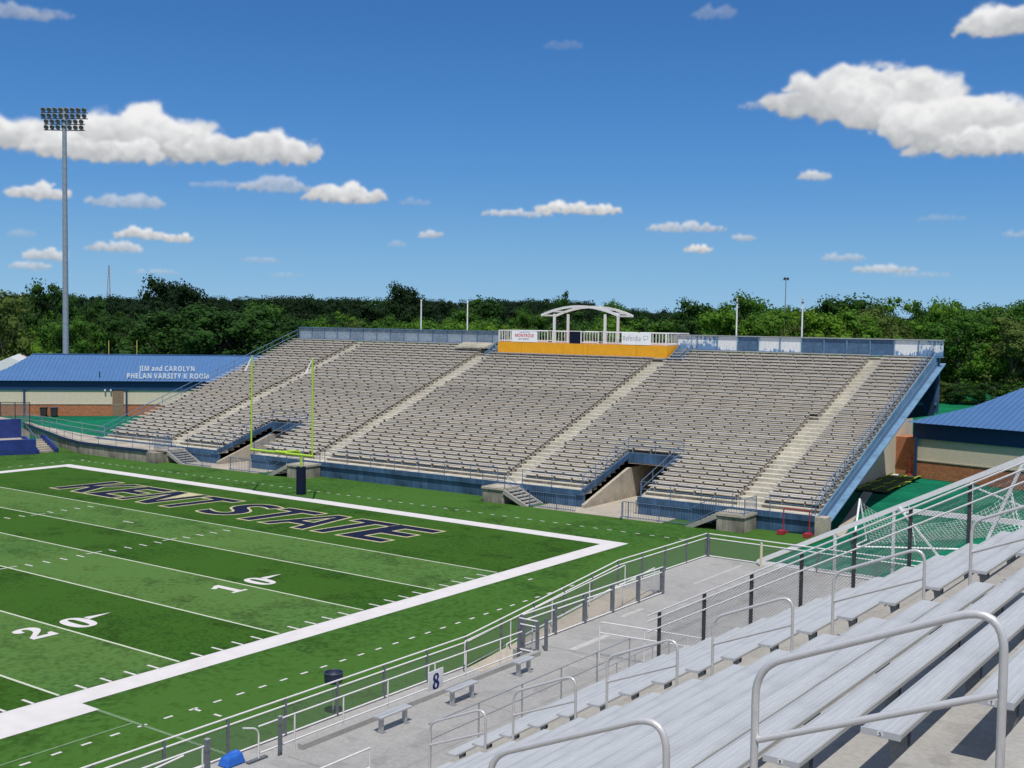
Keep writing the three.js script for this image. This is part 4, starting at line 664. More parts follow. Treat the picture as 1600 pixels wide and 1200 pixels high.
// ================================================================ LEFT CORNER
{
  // curved retaining wall with walkway
  const line = [[15.1, -46.4], [15.0, -50.7], [15.15, -55.8], [16.4, -60.2], [18.4, -65.6], [19.9, -69.8], [22.0, -75.5]];
  const back = [[20.9, -75.5], [20.9, -70.5], [20.4, -67.3], [19.3, -61.6], [18.6, -57.2], [18.5, -46.4]];
  const t = thing('curved_wall', 'stained curved concrete wall with dark blue edge left of the far stand', 'wall', [15.1, 0, -55.8]);
  const off = (gs) => (Array.isArray(gs) ? gs : [gs]).map((g) => g.translate(-15.1, 0, 55.8));
  mesh('walkway', off(slab([...line.map(([x, z]) => [x + 0.1, z]), [22.6, -75.6], ...back.slice(1)], 0.85, 1.0)), M.beige, t);
  for (let i = 0; i < line.length - 1; i++) {
    const a = line[i], b = line[i + 1];
    mesh('wall_segment', off(slab([[a[0] - 0.02, a[1]], [b[0] - 0.02, b[1]], [b[0] + 0.3, b[1]], [a[0] + 0.3, a[1]]], -0.05, 0.84)), M.concRun, t);
    mesh('edge_trim', off(bar(V(a[0] - 0.08, 0.93, a[1]), V(b[0] - 0.08, 0.93, b[1]), 0.1, 0.2)), M.blueDark, t);
  }
  mesh('pilaster', off(box(14.95, 15.75, -0.05, 0.84, -46.45, -45.3)), M.concRun, t);
  const g = thing('walkway_fence', 'thin green-blue pipe guardrail along the curved wall walkway', 'guardrail', [15.4, 1.0, -47]);
  for (const h of [0.95, 0.5]) mesh('rail', sweep(line.map(([x, z]) => V(x + 0.15 - 15.4, h, z + 47)), 0.022, 6), M.blueRail, g);
  line.forEach(([x, z], i) => { mesh('post', pipe(V(x + 0.15 - 15.4, 0, z + 47), V(x + 0.15 - 15.4, 0.95, z + 47), 0.022, 6), M.blueRail, g); if (i) { const [px, pz] = line[i - 1]; mesh('post', pipe(V((x + px) / 2 + 0.15 - 15.4, 0, (z + pz) / 2 + 47), V((x + px) / 2 + 0.15 - 15.4, 0.95, (z + pz) / 2 + 47), 0.022, 6), M.blueRail, g); } });
  const g2 = thing('walkway_fence', 'second thin pipe guardrail on the rear side of the walkway near the brick building', 'guardrail', [20.4, 1.0, -67]);
  for (const h of [0.95, 0.5]) mesh('rail', sweep(back.slice(0, 5).map(([x, z]) => V(x - 20.4, h, z + 67)), 0.022, 6), M.galv, g2);
  back.slice(0, 5).forEach(([x, z]) => mesh('post', pipe(V(x - 20.4, 0, z + 67), V(x - 20.4, 0.95, z + 67), 0.022, 6), M.galv, g2));
  const g3 = thing('wire_fence', 'dark chain-link fence panel at the left edge in front of the brick wall', 'fence', [20.2, 1.0, -71.5]);
  for (let k = 0; k < 5; k++) mesh('post', cyl(-k * 0.85, 0, 2.3, -k * 1.1, 0.045), M.blackPost, g3); mesh('wire_mesh', quad(V(0, 0.1, 0), V(-3.4, 0.1, -4.4), V(-3.4, 2.25, -4.4), V(0, 2.25, 0)), M.linkDark, g3); mesh('rail', pipe(V(0, 2.28, 0), V(-3.4, 2.28, -4.4), 0.03), M.blackPost, g3);

  // blue stair block of the neighbouring stand
  const b = thing('blue_stair_block', 'deep blue walled stair block at the left edge of the field', 'stairs', [11.85, 0, -59.9]);
  mesh('lower_wall', [slab([[-6, -0.5], [0.55, 2.0], [0.75, 1.6], [-6, -0.95]], 0, 1.25)], M.blueDeep, b);
  mesh('lower_deck', [slab([[-6, -0.95], [0.75, 1.6], [1.2, -2.5], [-6, -4.5]], 1.0, 1.12)], M.beige, b);
  mesh('upper_wall', [slab([[-6, -3.6], [1.2, -1.3], [1.3, -1.6], [-6, -4.0]], 0.9, 2.75)], M.blueDeep, b);
  mesh('upper_fill', [slab([[-6, -4.0], [1.3, -1.6], [2.0, -6], [-6, -10]], 0.0, 2.6)], M.beige, b);
  mesh('side_wall', [prism([[1.35, 0], [1.35, 2.6], [2.3, 2.4], [4.2, 1.1], [4.2, 0]], -5.2, -4.9)], M.beige, b);
  for (let k = 0; k < 6; k++) mesh('step', box(0.85, 2.35, 0.17 * (5 - k), 0.17 * (6 - k), 0.32 * k - 0.2, 0.32 * k + 0.14), M.creamDark, b);
  mesh('stair_side', [prism([[-0.3, 0], [-0.3, 1.35], [0.2, 1.35], [2.1, 0.35], [2.1, 0]], -0.1, 0.1).applyMatrix4(new THREE.Matrix4().makeBasis(V(0, 0, 1), V(0, 1, 0), V(-1, 0, 0))).translate(2.5, 0, 0)], M.blueDeep, b);
  mesh('stair_side', [prism([[-0.3, 0], [-0.3, 1.35], [0.2, 1.35], [2.1, 0.3], [2.1, 0]], -0.1, 0.1).applyMatrix4(new THREE.Matrix4().makeBasis(V(0, 0, 1), V(0, 1, 0), V(-1, 0, 0))).translate(0.7, 0, 0)], M.blueDeep, b);
  for (let k = 0; k < 7; k++) mesh('upper_step', box(-5.5, -0.2, 2.6 + k * 0.2, 2.8 + k * 0.2, -4.6 - k * 0.32, -4.2 - k * 0.32), M.creamDark, b);
  mesh('handrail', sweep([V(0.7, 2.3, 0.3), V(0.7, 1.25, 2.0)], 0.025, 6), M.blueRail, b);
  mesh('upper_handrail', pipe(V(0.2, 3.6, -4.2), V(-2.6, 5.2, -6.6), 0.05, 6), M.blueRail, b);
}
// ================================================================ THE TWO BLUE-ROOFED BUILDINGS
function fieldhouse(label, pos, turn, o) {            // x along the front wall, z towards the field
  const t = thing('fieldhouse', label, 'building', pos, turn);
  const { L, D = 13, e = 4.15, rg = 7.0, x0 = 0, hip = 5.2 } = o, x1 = x0 + L;
  mesh('brick_wall', [box(x0, x1, 0, 1.35, -D, 0)], M.brick, t);
  mesh('wall', [box(x0 + 0.03, x1 - 0.03, 1.43, 3.1, -D + 0.03, -0.03)], M.block, t);
  mesh('wall_ledge', [box(x0 - 0.03, x1 + 0.03, 1.35, 1.43, -D - 0.03, 0.05)], M.creamDark, t);
  mesh('fascia', [box(x0 - 0.12, x1 + 0.12, 3.1, e - 0.06, -D - 0.12, 0.12)], M.fascia, t);
  // roof: shallow flare at the rim, steeper above, hipped at x0
  const ov = 0.5, ex0 = x0 - ov, ex1 = x1 + ov, zf = ov, zb = -D - ov, zm = -D / 2;
  const m = 0.36, hx = o.flip ? [ex0, ex1 - hip] : [ex0 + hip, ex1], mx0 = o.flip ? ex0 : ex0 + hip * 0.62, mx1 = o.flip ? ex1 - hip * 0.62 : ex1, my = e + (rg - e) * 0.45, mzf = zf + (zm - zf) * 0.42, mzb = zb + (zm - zb) * 0.42;
  const A = [V(ex0, e, zf), V(ex1, e, zf), V(ex1, e, zb), V(ex0, e, zb)], B = [V(mx0, my, mzf), V(mx1, my, mzf), V(mx1, my, mzb), V(mx0, my, mzb)], R0 = V(hx[0], rg, zm), R1 = V(hx[1], rg, zm);
  const gs = []; for (let i = 0; i < 4; i++) { const j = (i + 1) % 4; gs.push(quad(A[i], A[j], B[j], B[i])); }
  gs.push(quad(B[0], B[1], R1, R0), quad(B[2], B[3], R0, R1), poly([B[1], B[2], R1], [0, 1, 2]), poly([B[3], B[0], R0], [0, 1, 2]));
  gs.push(quad(A[3], A[2], A[1], A[0]));
  const roof = mesh('roof', gs, Object.assign(M.roof.clone(), { side: THREE.DoubleSide }), t);
  const ribs = []; for (let x = ex0 + 0.2; x < ex1; x += 0.46) {      // standing seams on the front slope
    const f = (xx) => xx; const top = []; const p0 = V(x, e + 0.02, zf);
    const inM = x >= mx0 && x <= mx1;
    if (inM) { const p1 = V(x, my + 0.02, mzf); ribs.push(bar(p0, p1, 0.04, 0.06)); if (x >= hx[0] && x <= hx[1]) ribs.push(bar(p1, V(x, rg + 0.02, zm), 0.04, 0.06)); else { const k = o.flip ? (ex1 - hip * 0.62 - x) / (mx1 - hx[1]) : (x - mx0) / (hx[0] - mx0); ribs.push(bar(p1, V(x, my + 0.02 + (rg - my) * k, mzf + (zm - mzf) * k), 0.04, 0.06)); } }
    else { const k = o.flip ? (ex1 - x) / (ex1 - mx1) : (x - ex0) / (mx0 - ex0); ribs.push(bar(p0, V(x, e + 0.02 + (my - e) * k, zf + (mzf - zf) * k), 0.04, 0.06)); }
  }
  tag(mesh('roof_seam', ribs, M.roof, roof), null, null, null, 'stuff');
  mesh('ridge_cap', bar(R0.clone().setY(rg + 0.05), R1.clone().setY(rg + 0.05), 0.3, 0.08), M.roof, roof);
  for (const x of o.pipes) mesh('downpipe', box(x - 0.09, x + 0.09, 0, 3.2, 0.06, 0.24), M.fascia, t);
  return { t, roof, e, rg, zf, mzf, my, zm };
}
{
  const dx = 0.717, dz = 0.697, ang = Math.atan2(-dz, dx);
  const lb = fieldhouse('long brick and cream building with a blue metal roof and white roof lettering', [30.64, 0, -94.51], ang, { L: 46, x0: -2.5, pipes: [2.7, 14.1, 27], hip: 5.2 });
  mesh('door', box(12.5, 13.75, 0, 3.05, 0, 0.05), M.door, lb.t);
  for (const x of [11.7, 12.35]) mesh('wall_lamp', box(x - 0.09, x + 0.09, 2.95, 3.15, 0.12, 0.3), M.white, lb.t);
  for (const [x, k] of [[11, 0.25]]) mesh('vent_pipe', cyl(x, lb.e + 0.3, lb.e + 1.1, -0.3, 0.06), M.dark, lb.roof);
  // raised lettering on the front slope
  const line = (s, x, k, h) => {
    let cx = x; const out = [];
    for (const ch of s) { if (ch === ' ') { cx += h * 0.38; continue; } const shp = sansB.generateShapes(ch, h); let w = 0; for (const q of shp) for (const p of q.getPoints()) w = Math.max(w, p.x); const g = new THREE.ExtrudeGeometry(shp, { depth: 0.07, bevelEnabled: false, curveSegments: 4 }); g.translate(cx, 0, 0); out.push(g); cx += w + h * 0.13; }
    for (const g of out) g.translate(-x, 0, 0).scale(0.81, 1, 1).translate(x, 0, 0);
    const y = lb.e + (lb.my - lb.e) * k, z = lb.zf + (lb.mzf - lb.zf) * k + 0.28;
    for (const g of out) { g.translate(0, y, z); mesh('letter', g, M.white, lb.t); }
  };
  line('JIM and CAROLYN', 15.3, 0.86, 0.63); line('PHELAN VARSITY K ROOM', 14.1, 0.24, 0.63);
  const bins = [[5.0, 'dark wheeled bin at the brick wall, left one'], [6.15, 'dark wheeled bin at the brick wall, right one']];
  for (const [x, l] of bins) { const p = V(30.64 + dx * x - dz * 0.9, 0, -94.51 + dz * x + dx * 0.9), t = thing('wheeled_bin', l, 'bin', [p.x, 0, p.z], ang, 'bins at the brick wall'); mesh('body', prism([[-0.3, 0.1], [0.3, 0.1], [0.36, 1.0], [-0.36, 1.0]], -0.33, 0.33), M.dark, t); mesh('lid', box(-0.38, 0.38, 1.0, 1.08, -0.38, 0.36), x > 6 ? M.fascia : M.dark, t); for (const s of [-1, 1]) mesh('wheel', new THREE.CylinderGeometry(0.12, 0.12, 0.06, 10).rotateZ(Math.PI / 2).translate(s * 0.3, 0.12, -0.3), M.dark, t); }
  const rx = -1.88 / 8.59, rz = 8.38 / 8.59, a2 = Math.atan2(-rz, rx);
  // wall runs from the shaded corner towards the viewer's right; its front faces the field
  const p = V(48.9, 0, 4.34), q = V(48.9 + rx * 40, 0, 4.34 + rz * 40);
  const rb = fieldhouse('brick and cream building with a blue metal roof at the right edge', [p.x, 0, p.z], a2 , { L: 40, x0: 0.3, pipes: [0.5], hip: 6.0, D: 14, e: 4.35, rg: 7.25 });
  mesh('link_wall', box(-1.9, 0.29, 0, 3.05, -3.2, -0.6), M.brick, rb.t);
}
// ================================================================ RIGHT OF THE FAR STAND
{
  const goal = (x, z, turn, label, y = 0) => { const t = thing('practice_goal', label, 'goal', [x, y, z], turn, 'red practice goals'); for (const s of [-0.75, 0.75]) { mesh('upright', pipe(V(0, 0.08, s), V(0, 1.45, s), 0.035), M.red, t); mesh('base_bar', pipe(V(-0.55, 0.05, s - 0.1), V(0.45, 0.05, s + 0.1), 0.04), M.red, t); mesh('base_weight', box(-0.5, 0.1, 0.02, 0.22, s - 0.2, s + 0.14), M.red, t); } mesh('top_bar', pipe(V(0, 1.45, -0.75), V(0, 1.45, 0.75), 0.035), M.red, t); };
  goal(18.55, 7.15, 0.05, 'small red metal practice goal in front of the blue wall end'); goal(50 - 0.6, 4.9, 0.5, 'small red metal practice goal in the shade of the brick building');
  // a soccer goal tipped onto its crossbar
  const t = thing('soccer_goal', 'white soccer goal tipped over on the green turf with a sagging net', 'soccer goal', [17.2, -0.03, 10.9]);
  const A0 = V(0, 0.06, 0), A1 = V(12.6, 0.06, 8.2), L0 = V(2.4, 0.06, -0.1), L1 = V(14.2, 0.06, 4.6), P0 = V(2.0, 2.35, -0.4), P1 = V(13.9, 2.35, 4.5);
  mesh('ground_bar', pipe(V(0, 0.06, 0), V(4.6, 0.06, 7.3), 0.06), M.white, t);
  mesh('post', pipe(A0, P0, 0.06), M.white, t); mesh('post', pipe(L0, P0, 0.05), M.white, t); mesh('side_bar', pipe(A0, L0, 0.05), M.white, t);
  const Q0 = V(4.6, 0.06, 7.3), Q1 = V(12.4, 0.06, 5.4), QP = V(12.0, 2.4, 5.2);
  mesh('post', pipe(Q1, QP, 0.06), M.white, t); mesh('stay', pipe(V(11.5, 0.06, 5.9), QP, 0.035), M.white, t);
  mesh('stay', pipe(V(2.6, 0.06, 2.5), V(2.9, 2.1, 2.0), 0.03), M.white, t);
  const N = 28, K2 = 10, pos = [], uv = [], idx = [];
  for (let i = 0; i <= N; i++) for (let j = 0; j <= K2; j++) { const u = i / N, v = j / K2, top = P0.clone().lerp(QP, u); top.y -= 1.75 * Math.pow(4 * u * (1 - u), 0.75); const bot = V(1.2, 0.05, 0.6).lerp(V(9.8, 0.05, 6.8), u); const p = top.lerp(bot, v); p.y += -0.15 * Math.sin(v * Math.PI) + 0.06 * fbm(u * 12, v * 6, 2); pos.push(p.x, Math.max(0.02, p.y), p.z); uv.push(u * 5.2, v * 1.5); }
  for (let i = 0; i < N; i++) for (let j = 0; j < K2; j++) { const a = i * (K2 + 1) + j; idx.push(a, a + 1, a + K2 + 1, a + 1, a + K2 + 2, a + K2 + 1); }
  const ng = new THREE.BufferGeometry(); ng.setAttribute('position', new THREE.Float32BufferAttribute(pos, 3)); ng.setAttribute('uv', new THREE.Float32BufferAttribute(uv, 2)); ng.setIndex(idx); ng.computeVertexNormals(); mesh('net', ng, M.net, t, true);
  // striped mat
  const m = thing('striped_mat', 'dark green mat with yellow stripes beside the cream store wall', 'mat', [43.5, -0.02, 4.4], 0.08);
  const gm = new THREE.PlaneGeometry(11, 2.5, 40, 12).rotateX(-Math.PI / 2), gp = gm.attributes.position; for (let i = 0; i < gp.count; i++) gp.setY(i, 0.05 + 0.22 * fbm(gp.getX(i) * 0.9 + 4, gp.getZ(i) * 1.4, 3)); gm.computeVertexNormals(); mesh('sheet', gm, mat(lin(0.05, 0.11, 0.02), { map: nzBlot, size: 2, rough: 0.9 }), m);
  for (let k = 0; k < 9; k++) { const z = -1.1 + (k % 3) * 1.05, x0 = -5 + Math.floor(k / 3) * 3.5; const pts = []; for (let i = 0; i <= 6; i++) { const x = x0 + i * 0.45; pts.push(V(x, 0.1 + 0.22 * fbm(x * 0.9 + 4, z * 1.4, 3), z + i * 0.05)); } mesh('stripe', sweep(pts, 0.05, 5), mat(lin(0.4, 0.42, 0.03), { rough: 0.8 }), m); }
  const bk = thing('white_block', 'small white block lying by the striped mat', 'block', [47.6, -0.03, 3.6], 0.3); mesh('body', box(-0.6, 0.6, 0, 0.25, -0.2, 0.2), M.white, bk); mesh('band', box(-0.62, -0.5, 0.01, 0.26, -0.21, 0.21), M.galv, bk);
}
// ================================================================ MASTS
{
  const mast = (name, label, pos, turn, H, r, rows, cols, sc, y0 = 0) => {
    const t = thing(name, label, 'light mast', pos, turn); mesh('pole', cyl(0, 0, H, 0, r, r * 0.62, 14), mat(lin(0.42, 0.47, 0.52), { map: nzFine, size: 2, rough: 0.45, metal: 0.3 }), t);
    const lampG = finish([new THREE.LatheGeometry([[0, -0.26], [0.16, -0.22], [0.3, -0.02], [0.34, 0.14], [0.3, 0.15], [0.24, 0.02], [0, -0.04]].map((p) => new THREE.Vector2(...p)), 12).rotateX(Math.PI / 2 + 0.55)]);
    for (let i = 0; i < rows; i++) { const n = cols[i], y = H - 0.25 - i * 0.78 * sc, w = n * 0.79 * sc; mesh('cross_arm', box(-w / 2, w / 2, y - 0.45 * sc, y - 0.33 * sc, -0.08, 0.08), M.steelPost, t); for (let k = 0; k < n; k++) { const x = -w / 2 + (k + 0.5) * w / n; const l = shared('floodlight', lampG, mat(lin(0.3, 0.27, 0.25), { rough: 0.4 }), t); l.position.set(x, y, 0.16); l.scale.setScalar(sc); mesh('hanger', box(x - 0.03, x + 0.03, y - 0.4 * sc, y - 0.1 * sc, -0.03, 0.05), M.steelPost, t); } }
  };
  mast('floodlight_mast', 'tall grey floodlight mast with four rows of lamps behind the left building', [44.9, 0, -103.2], -0.95, 38.4, 0.42, 4, [8, 8, 7, 7], 0.95);
  mast('distant_light_mast', 'thin distant light mast above the trees right of the deck', [204, 0, -70.8], -0.9, 22.6, 0.16, 1, [2], 0.9);
  const rt = thing('radio_tower', 'thin lattice radio tower on the horizon at the left', 'radio tower', [872, 20, -1271]);
  for (const [x, z] of [[-3, -2.4], [3, -2.4], [0, 3]]) mesh('leg', bar(V(x, 0, z), V(x * 0.12, 57, z * 0.12), 0.6, 0.6), M.ridge, rt);
  const zz = []; for (let k = 0; k < 14; k++) { const y = k * 4, s = 1 - 0.85 * y / 57; rt; zz.push(bar(V(-3 * s, y, -2.4 * s), V(3 * s, y + 4, -2.4 * s), 0.4, 0.4)); } tag(mesh('lattice', zz, M.ridge, rt), null, null, null, 'stuff');
  // twin posts of a practice field beyond the left building
  const tp = thing('distant_goal_post', 'faded yellow practice goal post uprights behind the blue roof', 'goal post', [52.8, 0, -102.1], 0.25); for (const s of [-2.8, 2.8]) mesh('upright', cyl(s, 2.9, 8.5, 0, 0.07), mat(lin(0.42, 0.4, 0.07), { rough: 0.6 }), tp); mesh('crossbar', pipe(V(-2.8, 3, 0), V(2.8, 3, 0), 0.09), mat(lin(0.42, 0.4, 0.07), { rough: 0.6 }), tp); mesh('stem', cyl(0, 0, 3, 0.2, 0.12), mat(lin(0.42, 0.4, 0.07), { rough: 0.6 }), tp);
  const wh = thing('white_shed', 'low building with a white roof among the trees at the far left', 'building', [49.5, 0, -122.5], 0.95); mesh('wall', box(-9, 9, 0, 3.6, -5, 5), M.creamDark, wh); mesh('roof', [quad(V(-9.5, 3.6, 5.4), V(9.5, 3.6, 5.4), V(9.5, 6.0, 0), V(-9.5, 6.0, 0)), quad(V(9.5, 3.6, -5.4), V(-9.5, 3.6, -5.4), V(-9.5, 6.0, 0), V(9.5, 6.0, 0)), poly([V(9.5, 3.6, 5.4), V(9.5, 3.6, -5.4), V(9.5, 6, 0)], [0, 1, 2]), poly([V(-9.5, 3.6, -5.4), V(-9.5, 3.6, 5.4), V(-9.5, 6, 0)], [0, 1, 2])], Object.assign(M.white.clone(), { side: THREE.DoubleSide }), wh);
}
// ================================================================ TREES
{
  // crown: clumps of small leaf faces spread through a volume of lobes
  function crownGeo(seed, o) {
    const r = rng(seed), lobes = [], P = [], N = [];
    const nl = o.lobes; for (let i = 0; i < nl; i++) { const a = r() * 6.283, h = 0.16 + 0.84 * Math.pow(r(), 0.8), w = o.shape(h), d = w * (0.25 + 0.75 * Math.sqrt(r())); lobes.push([Math.cos(a) * d * 0.5, h, Math.sin(a) * d * 0.5, o.lr * (0.6 + 0.7 * r()) * (0.65 + 0.45 * w)]); }
    lobes.push([0, 0.9, 0, o.lr * 0.8], [0, 0.6, 0, o.lr * 1.1], [0, 0.35, 0, o.lr * 1.1]);
    for (const [lx, ly, lz, lr] of lobes) {
      const n = Math.round(o.n * lr * lr / (o.lr * o.lr));
      for (let k = 0; k < n; k++) {
        const u = r() * 2 - 1, a = r() * 6.283, s = Math.sqrt(1 - u * u), rad = lr * (0.5 + 0.6 * Math.pow(r(), 0.6));
        const dx = s * Math.cos(a), dy = u, dz = s * Math.sin(a), c = [lx + dx * rad, ly + dy * rad * 0.8, lz + dz * rad];
        const L = o.leaf * (0.6 + 0.9 * r());
        const t1 = V(r() - 0.5, r() - 0.5, r() - 0.5).normalize(), nn = V(dx, dy + 0.35, dz).normalize().addScaledVector(V(r() - 0.5, r() - 0.5, r() - 0.5), 0.9).normalize();
        const e1 = t1.cross(nn).normalize(), e2 = nn.clone().cross(e1);
        const q = [[-1, -0.6], [1, -0.5], [0.2, 1.1]], q2 = [[-0.9, 0.5], [0.3, -1], [1, 0.6]];
        for (const tri of [q, q2]) for (const [x, y] of tri) { const w = tri === q2 ? 0.35 * L : 0; P.push(c[0] + (e1.x * x + e2.x * y) * L + nn.x * w, c[1] + (e1.y * x + e2.y * y) * L * 1.0 + nn.y * w, c[2] + (e1.z * x + e2.z * y) * L + nn.z * w); N.push(nn.x, nn.y, nn.z); }
      }
      // dense heart of the lobe
      const ic = new THREE.IcosahedronGeometry(lr * 0.5, 0), ip = ic.attributes.position; for (let i = 0; i < ip.count; i++) { const x = ip.getX(i), y = ip.getY(i), z = ip.getZ(i), f = 0.8 + 0.45 * hash2(Math.round((x + 9) * 60), Math.round((y * 7 + z * 3 + 9) * 60)); P.push(lx + x * f, ly + y * f * 0.8, lz + z * f); const l = Math.hypot(x, y, z); N.push(x / l, y / l, z / l); }
    }
    const g = new THREE.BufferGeometry(); g.setAttribute('position', new THREE.Float32BufferAttribute(P, 3)); g.setAttribute('normal', new THREE.Float32BufferAttribute(N, 3)); g.setAttribute('uv', new THREE.Float32BufferAttribute(new Float32Array(P.length / 3 * 2), 2)); return g;
  }
  function trunkGeo(seed, o) { const r = rng(seed + 9), gs = [cylT(V(0, 0, 0), V(0, 0.55, 0), 0.028, 0.014)]; for (let k = 0; k < 5; k++) { const a = r() * 6.283, h = 0.22 + 0.3 * r(); gs.push(cylT(V(0, h, 0), V(Math.cos(a) * 0.22, h + 0.22 + 0.12 * r(), Math.sin(a) * 0.22), 0.011, 0.004)); } return finish(gs); }
  function cylT(a, b, r0, r1) { const d = b.clone().sub(a), L = d.length(), g = new THREE.CylinderGeometry(r1, r0, L, 6); g.translate(0, L / 2, 0); g.applyQuaternion(new THREE.Quaternion().setFromUnitVectors(V(0, 1, 0), d.normalize())); g.translate(a.x, a.y, a.z); return g; }
  const round = (h) => Math.sqrt(Math.max(0.05, 1 - Math.pow((h - 0.55) / 0.52, 2))) * 0.72, oval = (h) => Math.sqrt(Math.max(0.05, 1 - Math.pow((h - 0.5) / 0.55, 2))) * 0.52, broad = (h) => (h < 0.4 ? 0.75 + h * 0.4 : 1.0 - Math.pow((h - 0.4) / 0.62, 2) * 0.75) * 0.95;
  const kinds = [
    { shape: round, lobes: 26, lr: 0.15, n: 135, leaf: 0.0136 }, { shape: round, lobes: 32, lr: 0.13, n: 111, leaf: 0.0124 }, { shape: oval, lobes: 26, lr: 0.12, n: 120, leaf: 0.0120 },
    { shape: broad, lobes: 34, lr: 0.14, n: 114, leaf: 0.0132 }, { shape: broad, lobes: 28, lr: 0.16, n: 135, leaf: 0.0136 }, { shape: oval, lobes: 30, lr: 0.105, n: 99, leaf: 0.0112 },
  ].map((o, i) => ({ crown: crownGeo(40 + i * 11, o), trunk: trunkGeo(40 + i * 11, o) }));
  const leafMat = (c) => new THREE.MeshPhysicalMaterial({ color: c, roughness: 0.95, specularIntensity: 0.2, side: THREE.DoubleSide, transmission: 0.4, thickness: 0 });
  const LM = { bright: leafMat(lin(0.15, 0.285, 0.022)), fresh: leafMat(lin(0.108, 0.24, 0.022)), mid: leafMat(lin(0.066, 0.17, 0.02)), olive: leafMat(lin(0.11, 0.165, 0.034)), deep: leafMat(lin(0.034, 0.096, 0.015)), dusk: leafMat(lin(0.017, 0.047, 0.014)) };
  const bark = mat(lin(0.13, 0.1, 0.08), { rough: 0.95 });
  const tone = { bright: 'bright green', fresh: 'fresh green', mid: 'mid green', olive: 'olive green', deep: 'deep green', dusk: 'very dark green' };
  const groundAt = (bearing, dist) => { const a = bearing / R2D; return [EYE.x + dist * Math.cos(a), EYE.z - dist * Math.sin(a)]; };
  let ti = 0;
  function tree(bearing, dist, h, w, tn, k, y, label, grp) {
    const [x, z] = groundAt(bearing, dist), t = thing('broadleaf_tree', label, 'tree', [x, y, z], (ti * 2.399) % 6.283, grp);
    t.scale.set(w, h, w); shared('crown', kinds[k].crown, LM[tn], t); shared('trunk', kinds[k].trunk, bark, t); ti++;
  }
  const r = rng(2024), pick = (l) => l[Math.floor(r() * l.length)];
  // horizon is 11.8 m above the field; ranks of trees behind the stands, from the right to the left of the view
  const zone = (b) => b < 24 ? 'behind the right building' : b < 33 ? 'right of the deck canopy' : b < 46 ? 'behind the stand centre' : 'behind the left building';
  const ORD = ['first', 'second', 'third', 'fourth', 'fifth', 'sixth', 'seventh', 'eighth', 'ninth', 'tenth', 'eleventh', 'twelfth', 'thirteenth', 'fourteenth', 'fifteenth', 'sixteenth'], count = new Map();
  const rank = (b0, b1, step, d0, d1, h0, h1, tones, y, word) => { for (let b = b0; b < b1; b += step * (0.75 + 0.5 * r())) { const d = d0 + (d1 - d0) * r(), h = h0 + (h1 - h0) * r(), tn = pick(tones), zn = zone(b), grp = `${tone[tn]} trees in the ${word} rank ${zn}`, k = count.get(grp) ?? 0; count.set(grp, k + 1); tree(b, d, h, h * (0.75 + 0.4 * r()), tn, Math.floor(r() * kinds.length), y, `${ORD[k]} ${tone[tn]} tree from the right, ${word} rank ${zn}`, grp); } };
  rank(9.5, 26, 0.95, 196, 212, 11.5, 14.5, ['bright', 'fresh', 'fresh', 'mid', 'olive'], 0, 'front');
  rank(9.5, 27, 1.2, 222, 245, 14.0, 17.2, ['mid', 'fresh', 'deep', 'bright'], 0, 'middle');
  rank(26, 46, 1.0, 205, 235, 8.6, 11.4, ['bright', 'fresh', 'fresh', 'olive', 'mid'], 0, 'front');
  rank(26, 46, 1.15, 250, 285, 11.0, 14.0, ['mid', 'fresh', 'deep', 'mid'], 0, 'middle');
  rank(45, 63, 1.3, 188, 203, 8.8, 11.6, ['fresh', 'mid', 'mid', 'deep', 'olive'], 0, 'front');
  rank(44, 63, 1.3, 215, 245, 11.2, 14.0, ['mid', 'deep', 'deep', 'fresh'], 0, 'middle');
  rank(33, 63, 1.1, 300, 340, 14.2, 17.5, ['dusk', 'deep', 'dusk'], 0, 'rear');
  rank(9.5, 33, 1.3, 300, 340, 14.0, 16.8, ['deep', 'mid', 'dusk'], 0, 'rear');
  for (const [b, d, h, w, w2] of [[48.6, 178, 12.6, 17, 'left of the stand corner'], [50.6, 176, 12.9, 17, 'above the word on the upper roof line'], [52.4, 180, 12.0, 15, 'above the roof lettering start']]) tree(b, d, h, w, 'deep', 3 + (d % 2), 0, `broad dark willowy tree behind the blue roof, ${w2}`, 'broad dark trees behind the blue roof');
  tree(33.3, 262, 18.5, 11, 'deep', 5, 0, 'tall narrow dark tree rising behind the canopy');
  tree(52.6, 262, 19.2, 15, 'dusk', 3, 0, 'tall very dark tree rising above the blue roof lettering'); tree(51.7, 258, 17.8, 15, 'dusk', 4, 0, 'broad very dark tree right of the tallest dark tree');
  tree(57.6, 200, 16.2, 12, 'deep', 1, 0, 'tall deep green tree right beside the floodlight mast'); tree(56.8, 204, 15.4, 11, 'mid', 2, 0, 'tall tree left of the radio tower'); tree(59.4, 190, 14.6, 12, 'olive', 0, 0, 'tall olive tree at the left edge');
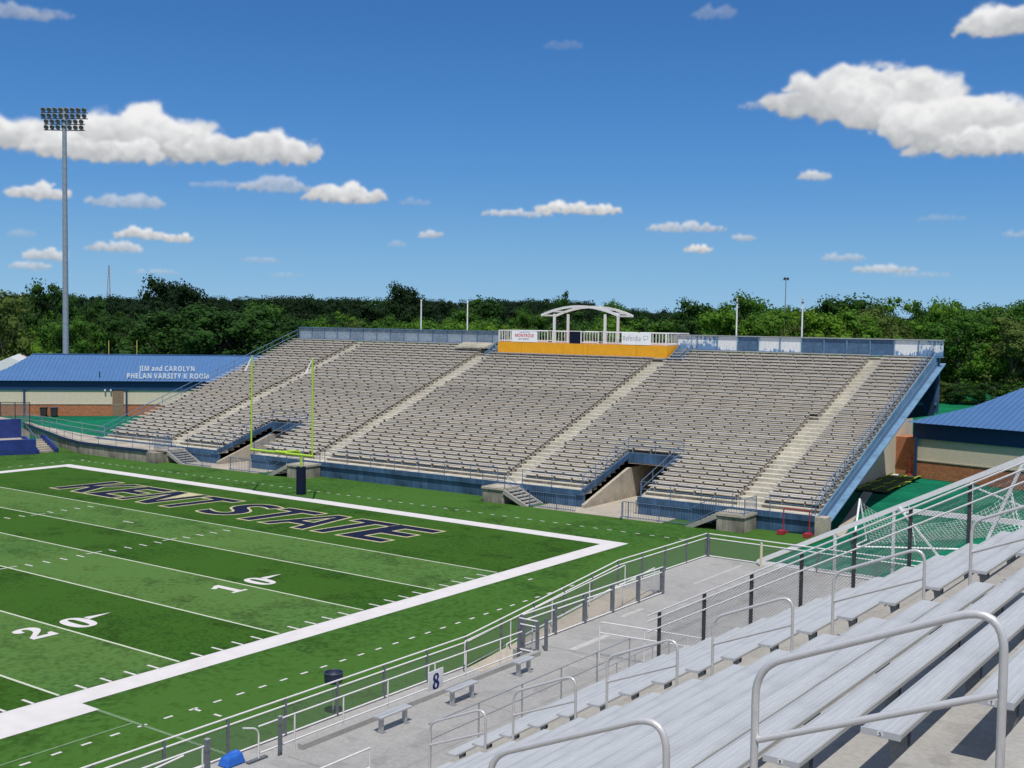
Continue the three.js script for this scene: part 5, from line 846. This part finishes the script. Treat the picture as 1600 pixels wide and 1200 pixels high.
  tree(41.2, 300, 20.0, 16, 'dusk', 3, 0, 'broad dark tree behind the two left poles'); tree(15.3, 206, 15.4, 10, 'fresh', 0, 0, 'tall fresh green tree above the right corner of the far stand'); tree(16.4, 214, 16.0, 9, 'deep', 2, 0, 'tall dark tree left of the right corner of the far stand');
  tree(57.9, 172, 7.4, 5.0, 'bright', 4, 0, 'small bright bush tree behind the left end of the blue roof');
  // shrubs along the far edge of the practice turf
  for (let i = 0; i < 16; i++) { const b = 10 + i * 0.75, tn = pick(['deep', 'mid', 'olive']); tree(b, 192 + 3 * r(), 2.6 + 2.0 * r(), 4.5 + 2 * r(), tn, 4, -0.3, `${ORD[i]} low shrub from the right along the far edge of the practice turf`, 'low shrubs by the practice turf'); }
  // the far wooded ridge: one mass of crowns
  const n = 420, im = new THREE.InstancedMesh(kinds[1].crown, LM.dusk, n), mx = new THREE.Matrix4();
  for (let i = 0; i < n; i++) { const b = 8 + 58 * r(), d = 400 + 260 * r(), [x, z] = groundAt(b, d), hill = b < 32 ? 0 : 1, top = 12.2 + (d / 1810) * (hill ? 18 + 12 * fbm(b * 0.35, 3, 3) : 6 + 14 * fbm(b * 0.4, 7, 3)), h = 17 + 5 * r(); mx.compose(V(x, top - h, z), new THREE.Quaternion().setFromAxisAngle(V(0, 1, 0), r() * 6.28), V(h * 0.8, h, h * 0.8)); im.setMatrixAt(i, mx); }
  im.name = 'distant_woods'; im.castShadow = im.receiveShadow = true; scene.add(im); tag(im, 'dark wooded ridge along the horizon behind the stadium', 'woods', null, 'stuff');
  const hp = []; for (let i = 0; i <= 60; i++) { const b = 4 + i * 1.1, [x, z] = groundAt(b, 700), [x2, z2] = groundAt(b, 380); hp.push([V(x2, -1, z2), V(x, 14 + 8 * fbm(b * 0.3, 2, 3), z)]); }
  const hg = []; for (let i = 0; i < 60; i++) hg.push(quad(hp[i][0], hp[i + 1][0], hp[i + 1][1], hp[i][1])); struct('wooded_hill', hg, Object.assign(mat(lin(0.02, 0.045, 0.018), { rough: 1 }), { side: THREE.DoubleSide }));
}
renderer.render(scene, camera);
